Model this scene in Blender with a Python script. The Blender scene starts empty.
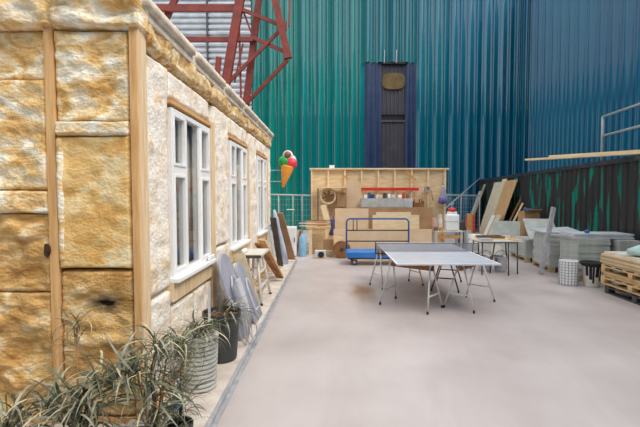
import bpy, math, random
from mathutils import Vector, Matrix, noise
random.seed(7)
SC = bpy.context.scene
C = SC.collection
R = math.radians

# ---------------------------------------------------------------- camera
cam = bpy.data.cameras.new('camera')
cam.sensor_width = 36.0
cam.lens = 405 * 36.0 / 640.0
cam.shift_x = -10 / 640.0
cam.clip_end = 200
camo = bpy.data.objects.new('camera', cam)
C.objects.link(camo)
camo.location = (0, 0, 1.755)
camo.rotation_euler = (R(90) - math.atan(17.5 / 405), 0, 0)
SC.camera = camo

# ---------------------------------------------------------------- world, sun, exposure
W = bpy.data.worlds.new('world')
SC.world = W
W.use_nodes = True
bg = W.node_tree.nodes['Background']
bg.inputs[0].default_value = (0.94, 0.97, 1.0, 1)
bg.inputs[1].default_value = 1.15
sun = bpy.data.lights.new('sun', 'SUN')
sun.energy = 2.9
sun.angle = R(40)
sun.color = (1.0, 0.93, 0.84)
suno = bpy.data.objects.new('sun', sun)
C.objects.link(suno)
suno.rotation_euler = Vector((0.62, -0.38, 0.80)).to_track_quat('Z', 'Y').to_euler()
SC.view_settings.view_transform = 'Standard'
SC.view_settings.look = 'None'
SC.view_settings.gamma = 1
SC.view_settings.use_curve_mapping = False
SC.view_settings.exposure = 0.36


# ---------------------------------------------------------------- materials
def s(r, g, b):
    f = lambda c: (c / 255 / 12.92) if c / 255 <= 0.04045 else ((c / 255 + 0.055) / 1.055) ** 2.4
    return (f(r), f(g), f(b), 1)


def mat(name, c1, c2=None, c3=None, scale=4.0, rough=0.6, metal=0.0, bump=0.0, bscale=None, stretch=(1, 1, 1),
        lo=0.35, hi=0.65, detail=5.0, coord='Object', mid=0.5, spec=0.5, distort=0.0, fine=None, fstretch=(1, 1, 3), coat=0.0, coat_ior=1.5, coat_rough=0.06):
    m = bpy.data.materials.new(name)
    m.use_nodes = True
    nt = m.node_tree
    N, L = nt.nodes, nt.links
    b = N['Principled BSDF']
    b.inputs['Roughness'].default_value = rough
    b.inputs['Metallic'].default_value = metal
    b.inputs['Specular IOR Level'].default_value = spec
    b.inputs['Base Color'].default_value = c1
    b.inputs['Coat Weight'].default_value = coat
    b.inputs['Coat IOR'].default_value = coat_ior
    b.inputs['Coat Roughness'].default_value = coat_rough
    if c2 is None and not bump:
        return m
    tc = N.new('ShaderNodeTexCoord')
    mp = N.new('ShaderNodeMapping')
    mp.inputs['Scale'].default_value = stretch
    L.new(tc.outputs[coord], mp.inputs[0])
    if c2 is not None:
        nz = N.new('ShaderNodeTexNoise')
        nz.inputs['Scale'].default_value = scale
        nz.inputs['Detail'].default_value = detail
        nz.inputs['Distortion'].default_value = distort
        L.new(mp.outputs[0], nz.inputs[0])
        rp = N.new('ShaderNodeValToRGB')
        e = rp.color_ramp.elements
        e[0].position, e[0].color = lo, c1
        e[1].position, e[1].color = hi, c2
        if c3 is not None:
            x = e.new(lo + (hi - lo) * mid)
            x.color = c3
        L.new(nz.outputs['Fac'], rp.inputs[0])
        out = rp.outputs[0]
        if fine:
            m2 = N.new('ShaderNodeMapping')
            m2.inputs['Scale'].default_value = fstretch
            L.new(tc.outputs[coord], m2.inputs[0])
            n3 = N.new('ShaderNodeTexNoise')
            n3.inputs['Scale'].default_value = fine[0]
            n3.inputs['Detail'].default_value = 8
            n3.inputs['Roughness'].default_value = 0.65
            n3.inputs['Distortion'].default_value = 0.8
            L.new(m2.outputs[0], n3.inputs[0])
            mr = N.new('ShaderNodeMapRange')
            mr.inputs['From Min'].default_value = 0.3
            mr.inputs['From Max'].default_value = 0.7
            mr.inputs['To Min'].default_value = fine[1]
            mr.inputs['To Max'].default_value = fine[2]
            L.new(n3.outputs['Fac'], mr.inputs['Value'])
            vm = N.new('ShaderNodeVectorMath')
            vm.operation = 'SCALE'
            L.new(out, vm.inputs[0])
            L.new(mr.outputs[0], vm.inputs['Scale'])
            out = vm.outputs[0]
        L.new(out, b.inputs['Base Color'])
    if bump:
        n2 = N.new('ShaderNodeTexNoise')
        n2.inputs['Scale'].default_value = bscale or scale * 4
        n2.inputs['Detail'].default_value = 6
        L.new(mp.outputs[0], n2.inputs[0])
        bp = N.new('ShaderNodeBump')
        bp.inputs['Strength'].default_value = bump
        bp.inputs['Distance'].default_value = 0.02
        L.new(n2.outputs['Fac'], bp.inputs['Height'])
        L.new(bp.outputs[0], b.inputs['Normal'])
    return m


MT = {}
MT['wool'] = mat('mineral_wool', s(214, 164, 98), s(255, 248, 230), s(238, 204, 148), scale=3.8, rough=0.95, bump=0.9,
                 bscale=30, lo=0.34, hi=0.64, mid=.45, stretch=(1, 1, 1.5), detail=9, distort=1.2, spec=0.1, fine=(9, .80, 1.12), fstretch=(1, 1, 4))
MT['wool_smooth'] = mat('mineral_wool_smooth', s(218, 170, 102), s(250, 232, 192), s(236, 200, 138), scale=4, rough=0.95,
                        bump=0.6, bscale=34, lo=0.34, hi=0.66, stretch=(1, 1, 1.4), detail=8, distort=0.8, spec=0.1, fine=(10, .84, 1.1), fstretch=(1, 1, 4))
MT['wool_pale'] = mat('mineral_wool_pale', s(226, 192, 146), s(253, 247, 238), s(246, 230, 208), scale=5, rough=0.95,
                      bump=0.8, bscale=34, lo=0.30, hi=0.6, mid=0.4, detail=9, distort=0.9, spec=0.1, fine=(14, .84, 1.08), fstretch=(1, 1, 2))
MT['wool_strip'] = mat('mineral_wool_strip', s(200, 148, 84), s(250, 232, 198), s(234, 200, 144), scale=7, rough=0.95,
                       bump=1.0, bscale=36, lo=0.34, hi=0.62, detail=9, distort=0.9, spec=0.1, fine=(14, .78, 1.12), fstretch=(1, 1, 2))
for _n in ('wool_brown', 'wool_smudged'):
    MT[_n] = mat('mineral_' + _n, s(186, 138, 80), s(242, 222, 184), s(216, 174, 114), scale=3.6, rough=0.95, bump=0.9,
                 bscale=30, lo=0.32, hi=0.72, mid=.5, stretch=(1, 1, 1.5), detail=9, distort=1.0, spec=0.1, fine=(9, .78, 1.12), fstretch=(1, 1, 4))
MT['wool_dark'] = mat('wool_burnt', s(40, 26, 14), s(90, 58, 28), scale=14, rough=1)
MT['cap'] = mat('roof_cap_board', s(205, 190, 170), s(232, 222, 206), scale=8, rough=0.9, bump=0.5, bscale=60)
MT['stud'] = mat('stud_wood', s(206, 154, 96), s(228, 184, 128), scale=6, rough=0.65, stretch=(6, 6, 0.5), bump=0.15, bscale=30)
MT['stud_pale'] = mat('stud_wood_pale', s(222, 188, 142), s(240, 216, 180), scale=6, rough=0.65, stretch=(6, 6, 0.5), bump=0.1, bscale=30)
MT['sheath'] = mat('shed_core', s(150, 104, 58), s(180, 130, 76), scale=4, rough=0.9)
MT['white'] = mat('white_paint', s(250, 250, 250), s(244, 245, 246), scale=3, rough=0.35)
MT['offwhite'] = mat('offwhite_paint', s(226, 222, 212), s(206, 200, 188), scale=5, rough=0.6)
MT['pane_backing'] = mat('pane_backing_sheet', s(176, 168, 158), s(226, 220, 210), scale=3, rough=0.9, stretch=(1, 6, 0.4))
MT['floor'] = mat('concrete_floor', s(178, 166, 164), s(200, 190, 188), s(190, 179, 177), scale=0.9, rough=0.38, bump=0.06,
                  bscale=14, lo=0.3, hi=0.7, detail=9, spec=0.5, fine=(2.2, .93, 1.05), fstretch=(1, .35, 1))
MT['ledge'] = mat('ledge_concrete', s(190, 178, 168), s(216, 206, 196), scale=4, rough=0.8, bump=0.3, bscale=40)
MT['galv'] = mat('galvanised_steel', s(158, 158, 162), s(190, 190, 194), scale=9, rough=0.42, metal=0.25)
for _k in range(5):
    _f = _k / 4
    MT['teal%d' % _k] = mat('teal_cladding_%d' % _k, s(0, 124 - 22 * _f, 112 + 16 * _f), s(0, 100 - 14 * _f, 100 + 20 * _f), scale=0.2, rough=0.3, lo=0.3, hi=0.7,
                            detail=3, spec=0.2, coat=1.0, coat_ior=1.62, coat_rough=.05)
MT['teal'] = mat('teal_cladding', s(0, 112, 104), s(0, 88, 104), s(0, 102, 104), scale=0.16, rough=0.2, lo=0.3, hi=0.7, detail=3, spec=0.6)
MT['blue'] = mat('blue_cladding', s(0, 102, 132), s(0, 86, 124), scale=0.3, rough=0.3, lo=0.3, hi=0.7, detail=3, spec=0.2, coat=.8, coat_ior=1.5, coat_rough=.08)
MT['navy'] = mat('navy_paint', s(26, 44, 78), s(34, 54, 90), scale=2, rough=0.35)
MT['slot'] = mat('dark_door_sheet', s(52, 50, 62), s(66, 62, 72), scale=2, rough=0.5)
MT['black'] = mat('black_void', s(14, 14, 16), rough=0.7)
MT['olive'] = mat('olive_oval', s(74, 56, 20), s(104, 80, 30), scale=3, rough=0.5)
MT['silver'] = mat('silver_cladding', s(190, 194, 200), s(216, 218, 222), scale=2, rough=0.35, metal=0.35)
MT['red_steel'] = mat('red_oxide_steel', s(112, 44, 36), s(136, 56, 44), scale=3, rough=0.5, bump=0.1, bscale=30)
MT['dark_steel'] = mat('dark_steel', s(62, 62, 66), s(84, 84, 90), scale=8, rough=0.45, metal=0.4)
MT['container'] = mat('flaking_black_paint', s(4, 124, 108), s(54, 52, 52), s(62, 60, 59), scale=1.5, rough=0.6, lo=0.425, hi=0.465,
                      stretch=(3.2, 3.2, 0.55), detail=10, mid=0.2, distort=0.3, spec=0.3)
MT['rail'] = mat('grey_rail', s(150, 160, 160), s(176, 182, 180), scale=5, rough=0.5)
MT['ply'] = mat('plywood', s(222, 188, 142), s(240, 214, 174), scale=3, rough=0.6, stretch=(1, 1, 4))
MT['ply_mid'] = mat('tan_sheet', s(196, 152, 106), s(210, 168, 120), scale=3, rough=0.6)
MT['ply_light'] = mat('plywood_light', s(226, 198, 156), s(240, 218, 180), scale=3, rough=0.6, stretch=(1, 1, 5))
MT['ply_dark'] = mat('hardboard', s(160, 122, 86), s(178, 140, 102), scale=3, rough=0.6)
MT['mdf'] = mat('particle_board', s(212, 182, 146), s(222, 194, 160), scale=3, rough=0.7)
MT['osb'] = mat('pale_panel', s(206, 190, 162), s(226, 212, 186), scale=9, rough=0.7)
MT['timber'] = mat('timber', s(196, 158, 108), s(222, 190, 142), scale=5, rough=0.65, stretch=(4, 0.6, 4))
MT['timber_grey'] = mat('grey_timber', s(168, 146, 120), s(198, 178, 150), scale=5, rough=0.75, stretch=(4, 0.6, 4))
MT['brown'] = mat('brown_wood', s(120, 80, 44), s(158, 110, 66), scale=6, rough=0.6)
MT['blue_steel'] = mat('blue_enamel', s(40, 84, 150), s(52, 98, 166), scale=4, rough=0.4)
MT['blue_deck'] = mat('blue_deck', s(38, 110, 190), s(52, 126, 204), scale=4, rough=0.45)
MT['grey_top'] = mat('table_tennis_top', s(204, 208, 218), s(212, 216, 226), scale=3, rough=0.22, spec=0.6)
MT['net'] = mat('net_cord', s(138, 140, 152), rough=0.8)
MT['white_leg'] = mat('white_tube', s(226, 226, 222), s(208, 208, 204), scale=8, rough=0.4)
MT['rubber'] = mat('black_rubber', s(28, 28, 30), rough=0.7)
MT['red'] = mat('red_paint', s(226, 62, 46), s(212, 52, 40), scale=4, rough=0.4)
MT['grey_panel'] = mat('grey_panel', s(176, 177, 175), s(200, 200, 197), scale=5, rough=0.7, bump=0.15, bscale=30)
MT['grey_panel2'] = mat('grey_green_panel', s(174, 178, 172), s(196, 199, 193), scale=5, rough=0.7)
MT['grey_plastic'] = mat('grey_plastic', s(150, 152, 166), s(166, 168, 182), scale=4, rough=0.45)
MT['light_grey'] = mat('light_grey', s(206, 208, 212), s(188, 190, 196), scale=5, rough=0.5)
MT['purple'] = mat('purple_cloth', s(92, 86, 150), s(120, 114, 174), scale=9, rough=0.9)
MT['soil'] = mat('dry_soil', s(104, 66, 44), s(140, 92, 64), scale=20, rough=1, bump=0.6)
MT['pot_black'] = mat('black_pot', s(44, 46, 48), s(60, 62, 62), scale=6, rough=0.45)
MT['ribbed'] = mat('ribbed_planter', s(176, 176, 170), s(198, 198, 192), scale=8, rough=0.6)
MT['leafs'] = [mat('dry_leaf_%s' % n, s(*a), s(*b), scale=6, rough=0.6) for n, a, b in (
    ('grey', (122, 122, 106), (164, 162, 142)), ('green', (84, 92, 66), (124, 128, 96)), ('straw', (168, 158, 124), (206, 196, 162)),
    ('dark', (62, 66, 50), (92, 92, 70)))]
MT['cardboard'] = mat('cardboard', s(176, 136, 92), s(194, 154, 108), scale=4, rough=0.8)
MT['cone'] = mat('waffle', s(236, 150, 50), s(244, 168, 70), scale=8, rough=0.5)
MT['ice_green'] = mat('green_ice', s(20, 150, 60), s(40, 168, 78), scale=6, rough=0.4)
MT['ice_red'] = mat('red_ice', s(226, 40, 70), s(240, 70, 96), scale=6, rough=0.4)
MT['ice_cream'] = mat('cream_ice', s(226, 206, 196), s(242, 228, 220), scale=6, rough=0.4)
MT['ice_brown'] = mat('brown_ice', s(120, 78, 62), s(140, 94, 76), scale=6, rough=0.4)
MT['pale_blue'] = mat('pale_blue_wrap', s(170, 190, 222), s(206, 216, 234), scale=6, rough=0.4)
MT['sky_blue'] = mat('sky_blue_plastic', s(126, 178, 214), s(150, 194, 224), scale=6, rough=0.5)
MT['charcoal'] = mat('charcoal_board', s(62, 58, 58), s(84, 78, 76), scale=6, rough=0.6)
MT['bag'] = mat('mint_bag', s(164, 196, 190), s(190, 214, 208), scale=9, rough=0.6)
MT['orange'] = mat('orange_wood', s(206, 146, 70), s(222, 166, 92), scale=6, rough=0.6)
MT['pink'] = mat('pink_paper', s(214, 170, 156), s(230, 196, 180), scale=6, rough=0.7)
MT['blue_cap'] = mat('blue_plastic', s(40, 92, 170), rough=0.4)
MT['chrome'] = mat('bright_metal', s(200, 200, 204), s(224, 224, 228), scale=9, rough=0.2, metal=0.8)
MT['flaked'] = mat('scuffed_white_paint', s(40, 40, 40), s(234, 236, 240), scale=6, rough=0.5, lo=0.32, hi=0.37, detail=4)


def glass():
    m = bpy.data.materials.new('window_glass')
    m.use_nodes = True
    N, L = m.node_tree.nodes, m.node_tree.links
    N.remove(N['Principled BSDF'])
    o = N['Material Output']
    t = N.new('ShaderNodeBsdfTransparent')
    t.inputs[0].default_value = (0.90, 0.91, 0.91, 1)
    g = N.new('ShaderNodeBsdfGlossy')
    g.inputs['Roughness'].default_value = 0.03
    lw = N.new('ShaderNodeLayerWeight')
    lw.inputs['Blend'].default_value = 0.5
    pw = N.new('ShaderNodeMath')
    pw.operation = 'POWER'
    L.new(lw.outputs['Facing'], pw.inputs[0])
    pw.inputs[1].default_value = 4.0
    fr = N.new('ShaderNodeMath')
    fr.operation = 'MULTIPLY_ADD'
    L.new(pw.outputs[0], fr.inputs[0])
    fr.inputs[1].default_value = 0.5
    fr.inputs[2].default_value = 0.05
    mx = N.new('ShaderNodeMixShader')
    L.new(fr.outputs[0], mx.inputs[0])
    L.new(t.outputs[0], mx.inputs[1])
    L.new(g.outputs[0], mx.inputs[2])
    L.new(mx.outputs[0], o.inputs[0])
    return m


MT['glass'] = glass()

# soft-edged spots of another colour
def colour_spots(m, spots, flat):
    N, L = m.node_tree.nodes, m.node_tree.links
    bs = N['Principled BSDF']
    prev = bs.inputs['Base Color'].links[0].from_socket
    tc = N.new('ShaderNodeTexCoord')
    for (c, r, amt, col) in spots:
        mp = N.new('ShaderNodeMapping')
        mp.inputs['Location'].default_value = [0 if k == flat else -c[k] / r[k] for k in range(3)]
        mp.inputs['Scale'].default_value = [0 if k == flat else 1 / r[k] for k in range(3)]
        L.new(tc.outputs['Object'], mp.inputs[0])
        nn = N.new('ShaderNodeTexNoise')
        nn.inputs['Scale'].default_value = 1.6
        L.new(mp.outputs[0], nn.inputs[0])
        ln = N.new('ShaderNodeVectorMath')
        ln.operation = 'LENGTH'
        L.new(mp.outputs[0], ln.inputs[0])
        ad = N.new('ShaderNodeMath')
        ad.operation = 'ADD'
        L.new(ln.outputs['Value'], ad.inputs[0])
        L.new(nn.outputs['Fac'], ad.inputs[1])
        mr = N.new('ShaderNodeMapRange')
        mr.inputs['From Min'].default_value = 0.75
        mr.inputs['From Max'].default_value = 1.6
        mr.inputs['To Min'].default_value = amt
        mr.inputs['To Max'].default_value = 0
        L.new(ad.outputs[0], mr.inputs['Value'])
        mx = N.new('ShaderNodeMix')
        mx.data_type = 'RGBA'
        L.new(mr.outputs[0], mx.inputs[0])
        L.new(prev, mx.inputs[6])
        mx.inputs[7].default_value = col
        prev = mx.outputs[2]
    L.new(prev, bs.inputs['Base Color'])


# floor object centre is (-.8, 4.6); building origin is (-3, 6.4)
colour_spots(MT['floor'], (((.60 + .8, 7.4 - 4.6, 0), (.30, .8, 1), .9, s(140, 104, 70)), ((3.05 + .8, 7.05 - 4.6, 0), (.22, .6, 1), .5, s(150, 138, 140))), 2)  # a brown and a grey patch near the table tennis table
colour_spots(MT['wool_smudged'], (((-1.71 + 3, 0, .93), (.15, 1, .075), 1.0, s(34, 24, 16)),), 1)


# ---------------------------------------------------------------- mesh helpers
def V(*a):
    return Vector(a[0]) if len(a) == 1 else Vector(a)


OFF = {}


def rootoff(p):
    while p is not None:
        if p.name in OFF:
            return OFF[p.name]
        p = p.parent
    return Vector((0, 0, 0))


class MB:
    """collects shapes; build() links them as one mesh object"""

    def __init__(self):
        self.v, self.f = [], []

    def add(self, vs, fs):
        o = len(self.v)
        self.v += [Vector(q) for q in vs]
        self.f += [[i + o for i in q] for q in fs]
        return self

    def box(self, x0, x1, y0, y1, z0, z1):
        vs = [(x, y, z) for z in (z0, z1) for y in (y0, y1) for x in (x0, x1)]
        return self.add(vs, [(0, 2, 3, 1), (4, 5, 7, 6), (0, 1, 5, 4), (2, 6, 7, 3), (0, 4, 6, 2), (1, 3, 7, 5)])

    def slab(self, p0, p1, p2, p3, t, flip=False):
        p = [Vector(q) for q in (p0, p1, p2, p3)]
        n = (p[1] - p[0]).cross(p[3] - p[0]).normalized() * (-t if flip else t)
        vs = p + [q + n for q in p]
        return self.add(vs, [(3, 2, 1, 0), (4, 5, 6, 7), (0, 1, 5, 4), (1, 2, 6, 5), (2, 3, 7, 6), (3, 0, 4, 7)])

    def bar(self, a, b, w, h=None, up=(0, 0, 1)):
        a, b = Vector(a), Vector(b)
        d = (b - a).normalized()
        u = Vector(up)
        if abs(d.dot(u)) > 0.98:
            u = Vector((0, 1, 0))
        x = d.cross(u).normalized() * (w / 2)
        y = x.cross(d).normalized() * ((h or w) / 2)
        vs = [q + sx * x + sy * y for q in (a, b) for sx, sy in ((-1, -1), (1, -1), (1, 1), (-1, 1))]
        return self.add(vs, [(3, 2, 1, 0), (4, 5, 6, 7), (0, 1, 5, 4), (1, 2, 6, 5), (2, 3, 7, 6), (3, 0, 4, 7)])

    def tube(self, pts, r, n=8, closed=False):
        pts = [Vector(p) for p in pts]
        m = len(pts)
        rings = []
        prevx = None
        for i, p in enumerate(pts):
            if closed:
                d = (pts[(i + 1) % m] - pts[i - 1]).normalized()
            else:
                d = (pts[min(i + 1, m - 1)] - pts[max(i - 1, 0)]).normalized()
            if prevx is None:
                u = Vector((0, 0, 1)) if abs(d.z) < 0.9 else Vector((0, 1, 0))
                x = d.cross(u).normalized()
            else:
                x = (prevx - d * prevx.dot(d)).normalized()
            prevx = x
            y = d.cross(x)
            rr = r[i] if isinstance(r, (list, tuple)) else r
            rings.append([p + (x * math.cos(2 * math.pi * k / n) + y * math.sin(2 * math.pi * k / n)) * rr for k in range(n)])
        vs = [q for g in rings for q in g]
        fs = []
        for i in range(m if closed else m - 1):
            j = (i + 1) % m
            for k in range(n):
                k2 = (k + 1) % n
                fs.append((i * n + k, j * n + k, j * n + k2, i * n + k2))
        if not closed:
            fs.append(tuple(range(n)))
            fs.append(tuple(range((m - 1) * n, m * n))[::-1])
        return self.add(vs, fs)

    def lathe(self, prof, c=(0, 0, 0), n=24, axis='z', caps=True):
        c = Vector(c)
        vs, fs = [], []
        for (r, h) in prof:
            for k in range(n):
                a = 2 * math.pi * k / n
                if axis == 'z':
                    q = Vector((r * math.cos(a), r * math.sin(a), h))
                elif axis == 'y':
                    q = Vector((r * math.cos(a), h, r * math.sin(a)))
                else:
                    q = Vector((h, r * math.cos(a), r * math.sin(a)))
                vs.append(c + q)
        for i in range(len(prof) - 1):
            for k in range(n):
                k2 = (k + 1) % n
                fs.append((i * n + k, i * n + k2, (i + 1) * n + k2, (i + 1) * n + k))
        if caps:
            fs.append(tuple(range(n))[::-1])
            fs.append(tuple(range((len(prof) - 1) * n, len(prof) * n)))
        return self.add(vs, fs)

    def prism(self, poly, d):
        """poly: closed list of 3D points (planar), extruded by vector d"""
        p = [Vector(q) for q in poly]
        d = Vector(d)
        n = len(p)
        fs = [tuple(range(n))[::-1], tuple(range(n, 2 * n))]
        fs += [(i, (i + 1) % n, n + (i + 1) % n, n + i) for i in range(n)]
        return self.add(p + [q + d for q in p], fs)

    def mesh(self, name, m, off=Vector((0, 0, 0)), smooth=False):
        me = bpy.data.meshes.new(name)
        me.from_pydata([tuple(q - off) for q in self.v], [], self.f)
        me.validate()
        me.update()
        import bmesh
        bm = bmesh.new()
        bm.from_mesh(me)
        bmesh.ops.recalc_face_normals(bm, faces=bm.faces)
        bm.to_mesh(me)
        bm.free()
        if smooth:
            for p in me.polygons:
                p.use_smooth = True
        me.materials.append(MT[m] if isinstance(m, str) else m)
        return me

    def build(self, name, m, parent=None, smooth=False, bevel=0.0):
        if parent is None:
            lo = [min(q[i] for q in self.v) for i in range(3)]
            hi = [max(q[i] for q in self.v) for i in range(3)]
            off = Vector(((lo[0] + hi[0]) / 2, (lo[1] + hi[1]) / 2, lo[2]))
        else:
            off = rootoff(parent)
        o = bpy.data.objects.new(name, self.mesh(name, m, off, smooth))
        C.objects.link(o)
        if parent is None:
            o.location = off
            OFF[o.name] = off
        else:
            o.parent = parent
        if bevel:
            b = o.modifiers.new('bevel', 'BEVEL')
            b.width = bevel
            b.segments = 2
            b.limit_method = 'ANGLE'
        return o


def tag(o, label=None, cat=None, group=None, kind=None):
    if label:
        o['label'] = label
    if cat:
        o['category'] = cat
    if group:
        o['group'] = group
    if kind:
        o['kind'] = kind
    return o


def thing(name, label, cat, loc=(0, 0, 0), group=None):
    o = bpy.data.objects.new(name, None)
    C.objects.link(o)
    o.location = loc
    OFF[o.name] = Vector(loc)
    return tag(o, label, cat, group)


def struct(name, loc=(0, 0, 0)):
    o = bpy.data.objects.new(name, None)
    C.objects.link(o)
    o.location = loc
    OFF[o.name] = Vector(loc)
    o['kind'] = 'structure'
    return o


def copy_tree(o, parent=None):
    c = o.copy()
    C.objects.link(c)
    c.parent = parent
    for ch in o.children:
        copy_tree(ch, c)
    return c


def link(name, me, parent, loc=(0, 0, 0), rot=(0, 0, 0), scale=(1, 1, 1)):
    o = bpy.data.objects.new(name, me)
    C.objects.link(o)
    o.parent = parent
    o.location, o.rotation_euler, o.scale = loc, rot, scale
    return o


# ---------------------------------------------------------------- the hall
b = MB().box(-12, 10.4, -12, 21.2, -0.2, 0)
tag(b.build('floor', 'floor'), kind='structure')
YB = 21.0
XR = 10.3
HT = 12.5


def corrugate(p0, d, n, profile, z0, z1):
    """vertical corrugated sheet starting at p0 along d, profile = [(s, depth)] along outward normal n"""
    p0, d, n = Vector(p0), Vector(d), Vector(n)
    m = MB()
    vs = []
    for z in (z0, z1):
        for (q, h) in profile:
            vs.append(p0 + d * q + n * h + Vector((0, 0, z)))
    k = len(profile)
    for z in (z0, z1):
        vs.append(p0 + d * profile[-1][0] - n * 0.03 + Vector((0, 0, z)))
        vs.append(p0 + d * profile[0][0] - n * 0.03 + Vector((0, 0, z)))
    fs = [(i, i + 1, k + i + 1, k + i) for i in range(k - 1)]
    bl, br = 2 * k + 1, 2 * k
    tl, tr = 2 * k + 3, 2 * k + 2
    fs += [(br, bl, tl, tr), (bl, 0, k, tl), (k - 1, br, tr, 2 * k - 1)]
    return m.add(vs, fs)


def ribs(period, count, h, x0=0.0):
    """one broad rounded rib and two small stiffeners in each period"""
    pr = []
    for i in range(count):
        a = x0 + i * period
        pr.append((a, 0))
        for c, w, hh in ((.24, .21, h), (.72, .10, h * .6)):
            for k in range(11):
                u = -1 + 2 * k / 10
                pr.append((a + period * (c + w * u * (1.0 if abs(u) > .9 else .92)), hh * math.cos(u * math.pi / 2) ** .7 if abs(u) < .999 else 0))
    pr.append((x0 + count * period, 0))
    return pr


# back wall: teal sheets two ribs wide, broken by the tall door
wb = struct('wall_back', (0, YB, 0))
PER = 0.83
DX0, DX1 = 1.76, 4.42      # tall door zone
DZ = 8.55
sheets = [(-4.05, -3.22, 1), (-3.22, -1.56, 2), (-1.56, .10, 2), (.10, 1.76, 2), (1.76, 3.09, 2), (3.09, 4.42, 2)]
q = 4.42
while q < XR - .05:
    sheets.append((q, min(q + 1.66, XR), 2))
    q += 1.66
for (xa, xb, cnt) in sheets:
    pr = [(q * (xb - xa) / (PER * cnt), h) for q, h in ribs(PER, cnt, 0.17)]
    corrugate((xa, YB, 0), (1, 0, 0), (0, -1, 0), pr, DZ if xa in (1.76, 3.09) else 0.0, HT).build('cladding_sheet', 'teal%d' % max(0, min(4, int((xa + 4) / 12 * 5))), wb, smooth=True)
door_x0, door_x1 = DX0, DX1
# silver sheets with horizontal ribs on the left
z = 0.0
while z < HT:
    m = MB()
    vs, fs = [], []
    k = 0
    per = 0.29
    prof = []
    for i in range(4):
        a = z + i * per
        prof += [(a, 0), (a + per * .26, 0), (a + per * .30, .13), (a + per * .60, .15), (a + per * .94, .05)]
    prof.append((z + 4 * per, 0))
    n = len(prof)
    for xx in (-12, -3.99):
        for (zz, h) in prof:
            vs.append((xx, YB - h, zz))
    for xx in (-12, -3.99):
        vs += [(xx, YB + .03, prof[0][0]), (xx, YB + .03, prof[-1][0])]
    fs = [(i, i + 1, n + i + 1, n + i) for i in range(n - 1)] + [(2 * n, 2 * n + 1, 2 * n + 3, 2 * n + 2)]
    m.add(vs, fs)
    m.build('silver_sheet', 'silver', wb)
    z += 4 * per
MB().box(-6.25, -6.15, YB - .16, YB - .07, 0, HT).build('cladding_batten', 'dark_steel', wb)

# the tall door in the back wall
d1 = struct('door_1', (3.2, YB, 0))
for i, (a, bb) in enumerate(((door_x0, 2.64), (3.86, door_x1))):
    w = bb - a
    pr = [(q * w / 0.83, h) for q, h in ribs(0.83, 1, 0.07)]
    corrugate((a, YB, 0), (1, 0, 0), (0, -1, 0), pr, 0, DZ).build('door_leaf', 'navy', d1)
for z0, z1, nm in ((5.95, DZ, 'upper_sheet'), (0, 5.62, 'lower_sheet')):
    pr = []
    for i in range(6):
        a = i * 1.22 / 6
        pr += [(a, 0), (a + .06, 0), (a + .08, .03), (a + .16, .03), (a + .18, 0)]
    pr.append((1.22, 0))
    corrugate((2.64, YB + .10, 0), (1, 0, 0), (0, -1, 0), pr, z0, z1).build(nm, 'slot', d1)
MB().box(2.55, 3.95, YB + .14, YB + .2, 0, DZ).build('dark_backing', 'black', d1)  # black backing added to keep sky light out of the door slot
MB().box(2.60, 3.90, YB - .10, YB + .05, DZ - .08, DZ + .02).build('door_track', 'black', d1)
MB().box(2.64, 3.86, YB - .0, YB + .12, 5.56, 5.66).build('door_sill', 'dark_steel', d1)
pts = []
for k in range(20):
    a = 2 * math.pi * k / 20
    pts.append((3.25 + .60 * math.copysign(abs(math.cos(a)) ** .6, math.cos(a)), YB + .05, 7.62 + .42 * math.copysign(abs(math.sin(a)) ** .8, math.sin(a))))
MB().prism(pts, (0, -.07, 0)).build('olive_oval', 'olive', d1, bevel=.015)  # raised olive oval in the upper door slot
for xx in (2.75, 3.35):
    MB().bar((xx, YB - .14, DZ - .05), (xx + .02, YB - .14, DZ + .6), .035).build('hanger_rod', 'galv', d1)

# right wall
wr = struct('wall_right', (XR, 0, 0))
y = YB - 0.05
while y > -12:
    pr = ribs(0.66, 2, 0.15)
    corrugate((XR, y, 0), (0, -1, 0), (-1, 0, 0), pr, 0, HT).build('cladding_sheet', 'blue', wr, smooth=True)
    y -= 1.32
# unseen walls that close the hall
wm = MB()
wm.box(-12.2, -12, -12, 6, 0, HT).box(-12.2, -12, 20, YB, 0, HT).box(-12.2, -12, 6, 20, 0, .8).box(-12.2, -12, 6, 20, 9.5, HT)
for yy in (8.6, 11.4, 14.2, 17.0):
    wm.box(-12.2, -12, yy, yy + .3, .8, 9.5)
tag(wm.build('wall_left', 'teal2'), kind='structure')        # openings added, unseen, to streak the teal ribs with daylight
tag(MB().box(-12, XR, -12.2, -12, 0, HT).build('wall_front', 'teal2'), kind='structure')

# ---------------------------------------------------------------- red steel truss on the left
tr = thing('steel_truss', 'red oxide steel lattice truss rising behind the insulated building', 'truss', (-4.5, 16, 0))


def ext(a, bb, t):
    a, bb = V(a), V(bb)
    return a + (bb - a) * t


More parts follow.
